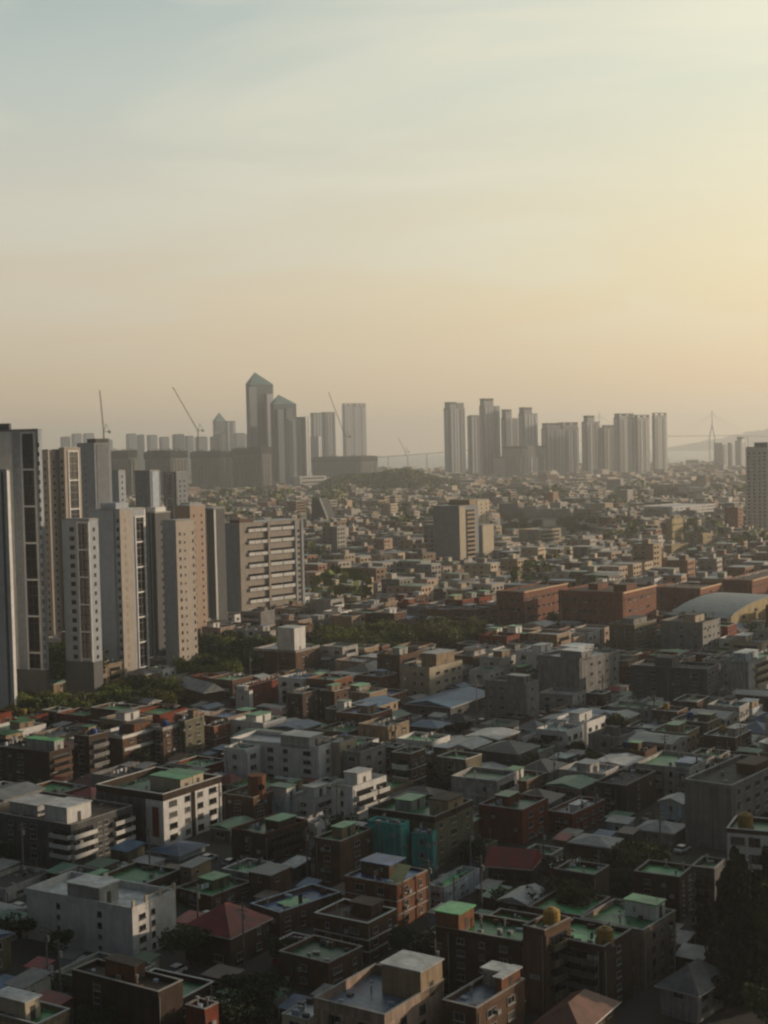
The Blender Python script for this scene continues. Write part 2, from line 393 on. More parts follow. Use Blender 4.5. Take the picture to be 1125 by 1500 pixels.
        if rnd.random() < .4:
            x = -A * rnd.uniform(.3, .7)
            for q in (1, B - 1): mb.bar((x, q, zr), (x, q, zr + 1.9), .04, 3)
            mb.bar((x, 1, zr + 1.8), (x, B - 1, zr + 1.8), .02, 3)
            q = 1.5
            while q < B - 1.5: mb.box(x - .02, q, zr + 1.0 + rnd.uniform(-.2, .3), x + .02, q + rnd.uniform(.5, 1.0), zr + 1.78, rnd.randint(0, 3)); q += rnd.uniform(.8, 1.6)
            mb.obj('laundry_line', [FW, wm('brown brick'), wm('grey'), wm('pale blue')], t)
        for _ in range(rnd.choice([1, 2, 2, 3])):
            x = -A * rnd.uniform(.15, .85); y = B * rnd.uniform(.15, .85)
            mb = MB(); r = rnd.random()
            if r < .5: mb.box(x - .35, y - .2, zr + .05, x + .35, y + .2, zr + .75); mb.obj('air_conditioner', FW, t)
            else: mb.bar((x, y, zr + .05), (x, y, zr + rnd.uniform(.8, 1.6)), .14, n=8); mb.bar((x, y, zr + 1.4), (x, y, zr + 1.7), .26, n=8); mb.obj('vent_pipe', TRIM, t)
    if tank:
        x = -A * tank[1]; y = B * tank[2]; ct, st = cos(-th), sin(-th)
        TANKS.append((c[0] + ct * x - st * y, c[1] + st * x + ct * y, tank[3] + (zr + .05), tank[0], label, tank[4] if len(tank) > 4 else 1.0))
    return t
def L(name, label, cat, xl, xc, xr, yb, yt, n, wall, roof, th=30, ref=None, **k):
    c, A, B, h = foot(xl, xc, xr, yb, yt, radians(th))
    A = min(A, k.pop('maxA', 400)); B = min(B, k.pop('maxB', 400))
    take(c, radians(th), A, B)
    MARKS.append((xl, xr, yb, yt, c[1] + 1))
    if ref: REFS.append((ref, xc, (yb + yt) / 2))
    return flat(name, label, cat, c, radians(th), A, B, h, n, wall, roof, **k)

# ---------------------------------------------------------------- ground, sea, hills
def ground_mat():
    m, t, b = new_mat('ground_concrete'); n = t.nodes; l = t.links
    tc = n.new('ShaderNodeTexCoord'); a = n.new('ShaderNodeTexNoise'); a.inputs['Scale'].default_value = .02; a.inputs['Detail'].default_value = 10; a.inputs['Roughness'].default_value = .7
    l.new(tc.outputs['Object'], a.inputs['Vector'])
    l.new(ramp2(t, a.outputs[0], [(.3, (.035, .036, .035)), (.48, (.055, .053, .05)), (.58, (.04, .045, .03)), (.7, (.085, .08, .07))]), b.inputs['Base Color'])
    b.inputs['Roughness'].default_value = .95; return m
def ramp2(t, fac, stops, interp='LINEAR'):
    n = t.nodes.new('ShaderNodeValToRGB'); n.color_ramp.interpolation = interp; e = n.color_ramp.elements
    while len(e) > 1: e.remove(e[-1])
    e[0].position = stops[0][0]; e[0].color = (*stops[0][1], 1)
    for p, c in stops[1:]: e.new(p).color = (*c, 1)
    t.links.new(fac, n.inputs[0]); return n.outputs[0]
mb = MB(); mb.quad([(-4500, -280, 0), (4500, -280, 0), (4500, 14400, 0), (-4500, 14400, 0)])
tag(mb.obj('ground', ground_mat()), kind='structure')
water, _t, _b = new_mat('sea_water'); _b.inputs['Base Color'].default_value = (.05, .07, .075, 1); _b.inputs['Roughness'].default_value = .25
_n = _t.nodes.new('ShaderNodeTexNoise'); _n.inputs['Scale'].default_value = .05; _n.inputs['Detail'].default_value = 4; _bp = _t.nodes.new('ShaderNodeBump'); _bp.inputs['Strength'].default_value = .6; _bp.inputs['Distance'].default_value = 2
_tc = _t.nodes.new('ShaderNodeTexCoord'); _t.links.new(_tc.outputs['Object'], _n.inputs['Vector']); _t.links.new(_n.outputs[0], _bp.inputs['Height']); _t.links.new(_bp.outputs[0], _b.inputs['Normal'])
mb = MB(); mb.quad([(-4490, 4900, .6), (4490, 4900, .6), (4490, 14380, .6), (-4490, 14380, .6)])
tag(mb.obj('sea', water), kind='structure')
FOREST = wall_mat('forest_canopy', (.035, .05, .022), .95, 0, .6)
def ridge(name, pts, depth, thick, mat, label=None):
    # a hill chain: crest heights read along x, falling away to both sides
    mb = MB(); rnd = random.Random(3); xs = [p[0] for p in pts]; rows = []
    nx = 90
    for i in range(nx + 1):
        x = xs[0] + (xs[-1] - xs[0]) * i / nx
        for (xa, za), (xb, zb) in zip(pts, pts[1:]):
            if xa <= x <= xb: z = za + (zb - za) * (x - xa) / (xb - xa)
        z *= 1 + .08 * sin(i * .9) + .05 * sin(i * 2.3 + 1)
        rows.append([(x, depth + thick * j / 8 - thick / 2 + rnd.uniform(-20, 20), max(0, z * (1 - (j / 4 - 1) ** 2) * (1 + rnd.uniform(-.05, .05))) - (3 if j in (0, 8) else 0)) for j in range(9)])
    for a, b in zip(rows, rows[1:]):
        for j in range(8): mb.quad([a[j], b[j], b[j + 1], a[j + 1]])
    o = mb.obj(name, mat, smooth=True); return tag(o, label, kind='structure')
ridge('hills', [(2300, 0), (2700, 60), (3100, 130), (3700, 220), (4480, 280)], 12300, 1800, FOREST)
ridge('hills', [(-3200, 60), (-2700, 120), (-2250, 165), (-1900, 120), (-1500, 40), (-1300, 0)], 6800, 1200, FOREST)

# ---------------------------------------------------------------- tall apartment towers on the left
def merged_windows(par, ws, style):
    mb = MB()
    for (p, a, w, h) in ws: window_geom(mb, (p[0], p[1], p[2], a), w, h, style)
    tag(mb.obj('window', [FW, GLASS][:2], par), 'further windows of the same rows', kind='stuff')
def tower(name, label, cat, secs, th, group=None, ref=None, fh=3.0, wstyle=1, mark=True):
    th = radians(th); root = None
    for k_sec, sc in enumerate(secs):
        c, A, B, h = foot(*sc['px'], th)
        if 'B' in sc: B = sc['B']
        def fr(v, face):            # a picture column turned into a fraction along the face
            if v <= 1.5: return v
            lo, hi = 0, 1
            for _ in range(30):
                m = (lo + hi) / 2
                P_ = (c[0] - cos(th) * A * (1 - m), c[1] + sin(th) * A * (1 - m), h * .5) if face == 'A' else (c[0] + sin(th) * B * m, c[1] + cos(th) * B * m, h * .5)
                if proj(P_)[0] < v: lo = m
                else: hi = m
            return lo
        sc = dict(sc)
        for fk in ('Ac', 'Bc'):
            sc[fk] = [(it[0], fr(it[1], fk[0])) + tuple(it[2:]) if it[0] == 'w' else (it[0], fr(it[1], fk[0]), fr(it[2], fk[0])) + tuple(it[3:]) for it in sc.get(fk, [])]
        if root is None:
            root = thing(name, label, cat, (c[0], c[1], 0), -th, group); c0 = c; ws = []
        dx, dy = c[0] - c0[0], c[1] - c0[1]
        lx = dx * cos(th) - dy * sin(th); ly = dx * sin(th) + dy * cos(th)
        lx = round(lx, 3) + .013 * k_sec; ly = round(ly, 3) + .017 * k_sec
        take(c, th, A, B)
        if mark: MARKS.append((sc['px'][0], sc['px'][2], sc['px'][3], sc['px'][4], c[1] + 1))
        w_ = tm(sc.get('wall', 'light grey'))
        mb = MB(); mb.box(lx - A, ly, -.3, lx, ly + B, h); mb.obj('wall', w_, root)
        mb = MB(); mb.box(lx - A - .15, ly - .15, h, lx + .15, ly + B + .15, h + .35, 0); mb.box(lx - A + .5, ly + .5, h + .35, lx - .5, ly + B - .5, h + .5, 1); mb.obj('roof', [TRIM, rm('grey')], root)
        if sc.get('cap'):
            a0, a1, b0, b1, ch, cm = sc['cap']; mb = MB(); mb.box(lx - A * a1, ly + B * b0, h + .5, lx - A * a0, ly + B * b1, h + ch); mb.obj('rooftop_room', tm(cm), root)
        pod = sc.get('pod', 0)
        if pod:
            mb = MB(); e = .12; mb.box(lx - A - e, ly - e, -.3, lx + e, ly, pod); mb.box(lx, ly, -.3, lx + e, ly + B, pod); mb.obj('podium_cladding', tm('dark grey'), root)
        n = int((h - pod - 1) / fh)
        for face in 'AB':
            Lf = facelen(face, A, B)
            for it in sc.get(face + 'c', []):
                if it[0] == 'w':
                    for k in range(n):
                        p, a = facepos(face, it[1] * Lf, pod + k * fh + .9, A, B); ws.append(((p[0] + lx, p[1] + ly, p[2]), a, it[2], it[3]))
                else:
                    s0, s1 = it[1] * Lf, it[2] * Lf; L2 = (s1 - s0) / 2; p, a = facepos(face, (s0 + s1) / 2, 0, A, B); p = (p[0] + lx, p[1] + ly, 0)
                    if it[0] == 'strip':
                        mb = MB(); mb.box(-L2, -it[4] if len(it) > 4 else -.25, pod + .1, L2, .0, h - .2); mb.obj('wall_strip', tm(it[3]), root, p, a)
                    if it[0] == 'bay':
                        cell = it[3]; z0, z1 = pod + .5, h - (1.0 if len(it) < 5 else it[4]); f = min(.55, L2 * .22)
                        mb = MB(); mb.box(-L2 + f, -.06, z0, L2 - f, 0, z1, 1)
                        mb.box(-L2, -.35, z0 - f, -L2 + f, 0, z1 + f); mb.box(L2 - f, -.35, z0 - f, L2, 0, z1 + f)
                        q = z1
                        while q > z0 - .01:
                            mb.box(-L2 + f, -.35, q, L2 - f, -.0, q + f); q -= cell * fh
                        q = z0 + fh
                        while q < z1 - .5: mb.box(-L2 + f, -.12, q - .25, L2 - f, -.06, q, 2); q += fh
                        mb.box(-.12, -.2, z0, .12, -.06, z1, 2); mb.obj('window_bay', [tm('white'), GLASS, FD], root, p, a)
                    if it[0] == 'bay2':
                        for k in range(n * 2):
                            q = link('window', window_mesh(1.4, 1.2, 1), root, (p[0], p[1], pod + k * fh / 2 + 1), a)
                    if it[0] == 'bal':
                        for k in range(n + (1 if sc.get('balroof') else 0)):
                            z = pod + k * fh; mb = MB(); nn = it[4] if len(it) > 4 else 1; wd = 2 * L2 / nn
                            for q in range(nn):
                                x0 = -L2 + q * wd + wd * .04; x1 = -L2 + (q + 1) * wd - wd * .04
                                mb.box(x0, -.9, 0, x1, -.0, fh * (.27 if fh > 4 else .42), 0)
                                mb.box(x0, -.3, fh * (.27 if fh > 4 else .42), x1, 0, fh * (.46 if fh > 4 else .9), 1)
                            mb.obj('balcony', [tm(it[3]), GLASS], root, (p[0], p[1], z), a)
    for i, (p, a, w, h) in enumerate(ws[:100]): link('window', window_mesh(w, h, wstyle), root, p, a)
    if len(ws) > 100: merged_windows(root, ws[100:], wstyle)
    if ref: REFS.append((ref, secs[0]['px'][1], (secs[0]['px'][3] + secs[0]['px'][4]) / 2))
    return root
G1 = 'tall apartment towers on the left'
tower('apartment_tower', 'grey slab tower at the left edge, front of the group, with a thin sunlit end', 'apartment tower',
      [dict(px=(-60, 22, 26, 1056, 690), wall='white', Ac=[('strip', 8, 11, 'dark grey')], Bc=[('strip', .0, 1.0, 'white', .15)])], 26, G1)  # white end strip paints the thin lit edge
tower('apartment_tower', 'tallest grey tower of the left group, one white framed window bay down its shaded side', 'apartment tower',
      [dict(px=(-70, 69, 74, 1035, 630), wall='light grey', pod=12, cap=(.3, .75, .2, .8, 2.5, 'dark grey'),
            Ac=[('strip', -40, 25, 'white', .8), ('strip', 27, 33, 'light grey', .1), ('w', 30, .9, 1.3), ('bay', 37, 58, 4), ('w', 62, .9, 1.3)])], 22, G1, ref='tallest left tower')
tower('apartment_tower', 'sunlit cream tower with small windows and a white framed bay, standing behind two grey towers', 'apartment tower',
      [dict(px=(70, 80, 101, 958, 660), wall='pale beige', B=9, Ac=[('w', .5, .9, 1.1)], Bc=[('w', .35, .9, 1.1), ('w', .8, .6, .8)]),
       dict(px=(96, 103.5, 127, 956, 657), wall='pale beige', Ac=[('w', .5, 1.2, 1.3)], Bc=[('bay', .2, .85, 4, 1.5)])], 30, G1)
tower('apartment_tower', 'plain grey tower with a brown recessed strip, flat dark capped roof, behind the cream tower', 'apartment tower',
      [dict(px=(122, 147, 171, 940, 650), wall='light grey', Ac=[('w', .45, .9, 1.1), ('strip', .6, .95, 'light grey')], Bc=[('strip', .12, .85, 'grey', .15)], cap=(.0, .5, .1, .9, 2.2, 'dark grey'))], 42, G1)
tower('apartment_tower', 'grey front tower with paired windows, white framed bay and a sunlit beige end wall', 'apartment tower',
      [dict(px=(138, 183, 220, 1006, 748), wall='light grey', pod=0, cap=(.2, .7, .1, .6, 2.6, 'light grey'),
            Ac=[('strip', 154, 171, 'light grey', .6), ('w', 176, 1.0, 1.3)],
            Bc=[('strip', .0, .46, 'pale beige', .06), ('w', 186, .9, 1.2), ('bay', 200, 214, 3, 3.0), ('w', 217.5, 1.1, 1.3), ('strip', 214, 221, 'white', .1)]),  # beige strip puts sun warmth into the colour of the end wall
       dict(px=(99, 139, 152, 1032, 762), wall='light grey', pod=14, Ac=[('w', 109, 1.8, 1.4), ('bay', 117, 135, 3), ], Bc=[('w', .5, 1.0, 1.2)])], 26, G1, ref='grey front tower')
tower('apartment_tower', 'dark recessed slab with thin pale vertical ribs, squeezed between two sunlit beige towers', 'apartment tower',
      [dict(px=(218, 234, 256, 985, 752), wall='dark grey', Ac=[('strip', .28, .34, 'light grey'), ('strip', .6, .66, 'light grey')], Bc=[('w', .4, 1.1, 1.2)], cap=(.1, .9, .1, .8, 2.2, 'white'))], 30, G1)
tower('apartment_tower', 'sunlit beige tower with two columns of small windows, rightmost of the tall front group', 'apartment tower',
      [dict(px=(244, 264, 291, 994, 764), wall='pale beige', Ac=[('strip', .06, .94, 'light grey', .25)], Bc=[('w', .2, .9, 1.2), ('w', .45, .6, .8), ('w', .9, .8, 1.2)]),
       dict(px=(262, 284, 306, 950, 742), wall='pinkish beige', Bc=[('w', .25, .8, 1.1), ('w', .75, .8, 1.1)])], 30, G1, ref='sunlit beige tower')
tower('apartment_tower', 'dark grey slab tower with a thin white edge strip, beside the balconied block', 'apartment tower',
      [dict(px=(300, 318, 334, 935, 746), wall='dark grey', Ac=[('strip', .1, .45, 'light grey')], Bc=[('strip', .0, .14, 'white', .3)])], 38, G1)
tower('balconied_apartment_block', 'mid-height apartment block with rows of white balconies and a blank grey gable', 'apartment block',
      [dict(px=(326, 355, 447, 922, 768), wall='pale beige', balroof=True, pod=.5, cap=(.1, .6, .03, .25, 1.8, 'brown brick'),
            Ac=[('strip', .1, .9, 'grey', .2)],
            Bc=[('bal', 364, 392, 'white', 3), ('bal', 395, 431, 'white', 2), ('strip', 392, 394.5, 'pale beige', 1.1), ('strip', 432, 434, 'light grey', .9), ('strip', 442, 446, 'light grey', .4), ('bay2', 435, 442, 1)])], 42, None, ref='balconied block', fh=5.5)
tower('apartment_tower', 'pale far tower with one sunlit strip, seen above the grey front tower', 'apartment tower',
      [dict(px=(170, 180, 190, 900, 690), wall='light grey', Bc=[('w', .5, 1, 1.2)])], 30, G1)
tower('apartment_tower', 'bluish grey tower pair rising behind the dark recessed slab', 'apartment tower',
      [dict(px=(203, 225, 240, 880, 690), wall='grey', Ac=[('w', .3, 1, 1.2), ('w', .7, 1, 1.2)], Bc=[('strip', .2, .8, 'pale blue')]),
       dict(px=(244, 263, 279, 860, 692), wall='grey', Ac=[('bay', .2, .8, 5)], Bc=[('w', .3, 1.2, 1.2), ('w', .7, 1.2, 1.2)])], 34, G1)

# building sites: concrete frames wrapped in dark nets at the top
NET = wall_mat('safety_net', (.03, .036, .036), .95, .2, .5)
CONC = wall_mat('raw_concrete', (.22, .225, .21), .9, .5, .4)
def site(label, xl, xc, xr, yb, yt, th=40, seed=1):
    rnd = random.Random(seed); th = radians(th); c, A, B, h = foot(xl, xc, xr, yb, yt, th); take(c, th, A, B); MARKS.append((xl, xr, yb, yt, c[1] + 1))
    t = thing('unfinished_tower', label, 'building under construction', (c[0], c[1], 0), -th, 'concrete towers under construction')
    mb = MB(); mb.box(-A, 0, -.3, 0, B, h - 14); mb.obj('wall', CONC, t)
    mb = MB(); z = 8
    while z < h - 16:
        mb.box(-A - .3, -.5, z, .5, -.003, z + .6); mb.box(.003, 0, z, .5, B, z + .6); z += 9
    mb.obj('floor_edge', CONC, t)
    for face, Lf in (('A', A), ('B', B)):
        for k in range(int(Lf / 7)):
            p, a = facepos(face, 3.5 + k * 7, 0, A, B); mb = MB(); mb.box(-1.3, -.25, 2, 1.3, -.01, h - 16); mb.obj('window_opening_strip', GLASS if rnd.random() < .6 else NET, t, p, a)
    mb = MB(); x = -A
    while x < 0:
        w = min(rnd.uniform(4, 9), -x); mb.box(x - .5, -1.2 - rnd.uniform(0, .5), h - 15, x + w - .4, B + .8, h - rnd.uniform(0, 2.5)); x += w
    x = 0
    mb.obj('safety_net', NET, t)
    mb = MB()
    for k in range(int(A / 3)):
        mb.bar((-k * 3 - 1, rnd.uniform(1, B - 1), h - 3), (-k * 3 - 1, rnd.uniform(1, B - 1), h + rnd.uniform(1, 3.5)), .3)
    mb.obj('formwork_posts', NET, t)
    return t
tower('apartment_tower', 'grey slab filling the gap behind the sunlit beige tower and the balconied block', 'apartment tower',
      [dict(px=(268, 282, 300, 880, 738), wall='light grey', Bc=[('w', .3, .9, 1.1), ('w', .7, .9, 1.1)])], 34, G1, mark=False)
tower('apartment_tower', 'pale slab standing between the cream tower and the grey front tower', 'apartment tower',
      [dict(px=(118, 132, 150, 935, 735), wall='light grey', Ac=[('w', .5, .9, 1.1)], Bc=[('w', .3, .9, 1.1), ('w', .7, .9, 1.1)])], 34, G1, mark=False)
site('leftmost unfinished concrete tower, low, with dark netting round its top', 158, 190, 203, 735, 659, seed=1)
site('unfinished concrete tower with dark netted top, behind the bluish grey tower pair', 214, 252, 277, 735, 659, seed=2)
site('long unfinished concrete tower with dark netted top, left of the glass towers', 281, 325, 342, 722, 660, seed=3)
site('unfinished concrete tower with dark netted top, right in front of the tallest glass tower', 342, 385, 399, 720, 655, seed=4)
site('wide low unfinished concrete block beside the wooded hill', 458, 530, 554, 706, 668, seed=5)

# ---------------------------------------------------------------- far glass towers and high-rises
def facade(name, col, f=3.2, g=0.35, rough=.4, spec=.5):
    if name in MATS: return MATS[name]
    m, t, b = new_mat(name); n = t.nodes; l = t.links; tc = n.new('ShaderNodeTexCoord')
    sp = n.new('ShaderNodeSeparateXYZ'); l.new(tc.outputs['Object'], sp.inputs[0])
    def band(s, per, duty):
        a = n.new('ShaderNodeMath'); a.operation = 'DIVIDE'; l.new(s, a.inputs[0]); a.inputs[1].default_value = per
        q = n.new('ShaderNodeMath'); q.operation = 'FRACT'; l.new(a.outputs[0], q.inputs[0])
        r = n.new('ShaderNodeMath'); r.operation = 'GREATER_THAN'; l.new(q.outputs[0], r.inputs[0]); r.inputs[1].default_value = duty; return r.outputs[0]
    xy = n.new('ShaderNodeMath'); xy.operation = 'ADD'; l.new(sp.outputs[0], xy.inputs[0]); l.new(sp.outputs[1], xy.inputs[1])
    mu = n.new('ShaderNodeMath'); mu.operation = 'MULTIPLY'; l.new(band(sp.outputs[2], f, .45), mu.inputs[0]); l.new(band(xy.outputs[0], 5.0, .4), mu.inputs[1])
    mx = n.new('ShaderNodeMix'); mx.data_type = 'RGBA'; mx.inputs[6].default_value = (*col, 1); mx.inputs[7].default_value = (*[v * (1 - g) for v in col], 1); l.new(mu.outputs[0], mx.inputs[0])
    l.new(mx.outputs[2], b.inputs['Base Color']); b.inputs['Roughness'].default_value = rough; b.inputs['Specular IOR Level'].default_value = spec
    MATS[name] = m; return m
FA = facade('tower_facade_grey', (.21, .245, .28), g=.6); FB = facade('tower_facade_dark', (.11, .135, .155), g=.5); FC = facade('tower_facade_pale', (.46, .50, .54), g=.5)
FG = facade('tower_glass', (.05, .085, .10), 4, .3, .15, .7); FTOP = plain_mat('tower_crown', (.045, .05, .055), .6)
GREENGLASS = plain_mat('green_glass_roof', (.10, .20, .20), .3, 0, .8)
def high(label, px, parts, th=50, group='far high-rise towers', mat=FA, name='high_rise_tower', ref=None):
    # px: xl, xc, xr, yb of the main body; parts: (f0, f1, ytop, mat, crown) across its width, each its own depth
    xl, xc, xr, yb, yt = px; th = radians(th); c, A, B, h = foot(xl, xc, xr, yb, yt, th); take(c, th, A, B)
    t = thing(name, label, 'high-rise tower', (c[0], c[1], 0), -th, group)
    mb = MB(); mb.box(-A, 0, -.3, 0, B, h); mb.obj('wall', mat, t)
    mb = MB(); mb.box(-A - .3, -.3, h, .3, B + .3, h + .8); mb.obj('roof', FTOP, t)
    mb = MB(); mb.box(-A * .96, -.4, 4, -A * .45, -.02, h - 4); mb.obj('side_cladding', FC, t)  # pale panel paints the lighter, sky-reflecting left side of the tower
    rr = random.Random(int(xl)); ns = max(2, int(B / 9))
    for k in range(ns):
        y0 = B * (k + .25) / ns; mb = MB(); mb.box(.02, y0, 6, .5 + .6 * (k % 2), y0 + B / ns * rr.uniform(.35, .55), h - 3); mb.obj('window_strip', rr.choice([FB, FC, FC]), t)
    for (f0, f1, y, m_, crown) in parts:
        y0, y1 = B * f0, B * f1; hh = height((c[0] + sin(th) * y0, c[1] + cos(th) * y0), y)
        if hh > h + .9:
            mb = MB(); mb.box(-A * .85, y0, h + .8, -.8, y1, hh); mb.obj('upper_storeys', m_, t)
            if crown: mb = MB(); mb.box(-A * .85 - .5, y0 - .5, hh + 3.2, -.3, y1 + .5, hh + 5.6); [mb.box(-A * .85, y0 + (y1 - y0 - 3) * q, hh, -.8, y0 + (y1 - y0 - 3) * q + 3, hh + 3.2) for q in (0, .5, 1)]; mb.obj('crown', FTOP, t)
        else:
            mb = MB(); mb.box(.02, y0, -.3, 2.5, y1, hh); mb.obj('wall_bay', m_, t)
    if ref: REFS.append((ref, xc, (yb + yt) / 2))
    return t
GF = 'far high-rise towers right of the wooded hill'
high('leftmost of the dark high-rises standing right of the wooded hill', (652, 662, 683, 701, 598), [(.0, .42, 592, FA, True), (.45, .95, 590, FB, False)], group=GF, mat=FA)
high('shorter dark high-rise between the two tallest dark high-rises', (686, 692, 705, 702, 610), [(.1, .9, 608, FB, False)], group=GF, mat=FB)
high('tallest dark high-rise right of the wooded hill, with a raised middle', (704, 712, 734, 703, 595), [(.0, .6, 587, FA, True)], group=GF, mat=FA)
high('grey high-rise with a raised left shoulder, next right of the tallest dark one', (735.5, 743, 762, 702, 613), [(.0, .45, 603, FA, True)], group=GF, mat=FA)
high('grey high-rise with a flat dark crown, behind the low wide dark block', (761, 770, 789, 702, 606), [(.0, .6, 600, FB, True)], group=GF, mat=FA)
high('low wide dark block in front of the grey high-rises', (722, 757, 816, 703, 669), [(.15, .95, 657, FA, True), (.3, .6, 655, FB, False)], group=GF, mat=FB, th=50)
high('pair of joined grey towers with a stepped left flank', (794, 803, 849, 701, 628), [(.0, .42, 623, FA, True), (.5, .98, 622, FA, True)], group=GF, mat=FA, th=55)
high('slim grey tower with a narrow rooftop block, beside the joined pair', (853, 861, 880, 700, 618), [(.1, .6, 612, FA, True)], group=GF, mat=FA)
high('low grey tower tucked behind its taller neighbours', (880, 886, 905, 699, 627), [(.1, .8, 626, FB, True)], group=GF, mat=FB)
high('broad grey tower with a dotted crown, in the middle of the right cluster', (900, 909, 931, 699, 612), [(.0, .95, 609, FA, True)], group=GF, mat=FA)
high('grey tower with a flat dark crown, third from right in its cluster', (929.5, 935, 953, 698, 613), [(.0, 1, 611, FA, True)], group=GF, mat=FA)
high('slim isolated tower at the right end of the cluster, dark flat crown', (956, 960, 978, 696, 610), [(.0, 1, 608, FA, True)], group=GF, mat=FA)
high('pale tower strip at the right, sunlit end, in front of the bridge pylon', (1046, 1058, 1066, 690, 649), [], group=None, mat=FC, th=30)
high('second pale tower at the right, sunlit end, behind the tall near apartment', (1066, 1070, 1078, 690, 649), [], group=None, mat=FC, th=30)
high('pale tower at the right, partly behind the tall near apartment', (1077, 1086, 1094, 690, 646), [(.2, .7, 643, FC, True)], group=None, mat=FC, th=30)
GL = 'far glass and concrete towers left of the wooded hill'
def pyramid(t, x0, y0, x1, y1, z, zt, ax, ay, mat, nm='pyramid_roof'):
    mb = MB(); e = 1; k = [(x0 - e, y0 - e, z), (x1 + e, y0 - e, z), (x1 + e, y1 + e, z), (x0 - e, y1 + e, z)]; p = (x0 + (x1 - x0) * ax, y0 + (y1 - y0) * ay, zt)
    for i in range(4): mb.quad([k[i], k[(i + 1) % 4], p])
    mb.quad(k[::-1]); mb.obj(nm, mat, t)
def glass_tower(label, px, yapex, ay, extra=(), th=50, nm='glass_tower'):
    xl, xc, xr, yb, yt = px; th = radians(th); c, A, B, h = foot(xl, xc, xr, yb, yt, th); take(c, th, A, B)
    t = thing(nm, label, 'glass tower', (c[0], c[1], 0), -th, GL)
    mb = MB(); mb.box(-A, 0, -.3, 0, B, h); mb.obj('wall', FG, t)
    ha = height((c[0] + sin(th) * B / 2, c[1] + cos(th) * B / 2), yapex)
    pyramid(t, -A, 0, 0, B, h + .01, ha, .5, ay, GREENGLASS)
    for f0, f1, y, m_, out in extra:
        hh = height(c, y); mb = MB(); mb.box(.02, B * f0, -.3, out, B * f1, hh); mb.obj('wall_bay', m_, t)
    return t
glass_tower('tallest glass tower with a pointed green pyramid roof', (364, 371, 404, 716, 563), 545, .3, [(-.12, .2, 567, FA, 5), (.62, .9, 577, FC, 8)])
glass_tower('second glass tower with a sloping green roof, right of the tallest one', (399, 404, 437, 716, 592), 578, .3, [(.1, .35, 600, FA, 6), (.5, .8, 598, FB, 4)])
glass_tower('small dark glass tower with a pointed roof, left of the tallest one', (314, 318, 333, 700, 617), 604, .5, [(-.2, .1, 632, FB, 4)])
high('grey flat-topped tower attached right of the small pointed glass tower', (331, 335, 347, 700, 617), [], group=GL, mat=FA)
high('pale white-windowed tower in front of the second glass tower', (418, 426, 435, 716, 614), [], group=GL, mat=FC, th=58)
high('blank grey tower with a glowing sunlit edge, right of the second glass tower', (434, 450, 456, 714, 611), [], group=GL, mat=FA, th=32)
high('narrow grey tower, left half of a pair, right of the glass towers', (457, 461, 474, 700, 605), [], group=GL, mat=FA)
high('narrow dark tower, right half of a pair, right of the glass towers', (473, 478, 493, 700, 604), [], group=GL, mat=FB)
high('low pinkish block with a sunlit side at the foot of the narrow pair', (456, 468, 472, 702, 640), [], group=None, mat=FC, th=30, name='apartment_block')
high('lone dark double tower directly left of the wooded hill', (503, 507, 538, 690, 595), [(.0, .45, 593, FA, True), (.55, 1, 593, FA, True)], group=GL, mat=FA)
high('orange-lit narrow block below the glass towers', (391, 396, 400, 716, 655), [], group=None, mat=FC, th=25, name='apartment_block')

L_LATER = ('office_building', 'long white banded low building below the narrow pair of far towers', 'building', 428, 440, 478, 716, 698, 3, 'white', 'light grey')
# rows of small pale towers on the far left skyline
rnd = random.Random(11); xs = 90; k = 0
words = ['leftmost', 'second', 'third', 'fourth', 'fifth', 'sixth', 'seventh', 'eighth', 'ninth', 'tenth', 'eleventh', 'twelfth', 'thirteenth', 'fourteenth', 'fifteenth', 'sixteenth', 'seventeenth', 'eighteenth', 'nineteenth', 'twentieth']
while xs < 362 and k < 20:
    w = rnd.uniform(11, 20); yt = rnd.uniform(635, 641) if rnd.random() < .8 else 645; yb = 700
    if not (170 < xs < 180):
        thr = radians(60); c, A, B, h = foot(xs, xs + w * .3, xs + w, yb, yt, thr)
        t = thing('distant_apartment', ('%s distant pale apartment block from the left on the hazy skyline' % words[k]) , 'apartment block', (c[0], c[1], 0), -thr, 'pale apartment blocks on the far left skyline')
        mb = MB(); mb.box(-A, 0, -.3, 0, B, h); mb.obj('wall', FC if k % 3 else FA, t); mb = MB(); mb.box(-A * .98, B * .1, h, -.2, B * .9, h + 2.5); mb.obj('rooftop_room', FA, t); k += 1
    xs += w + rnd.uniform(-1, 4)

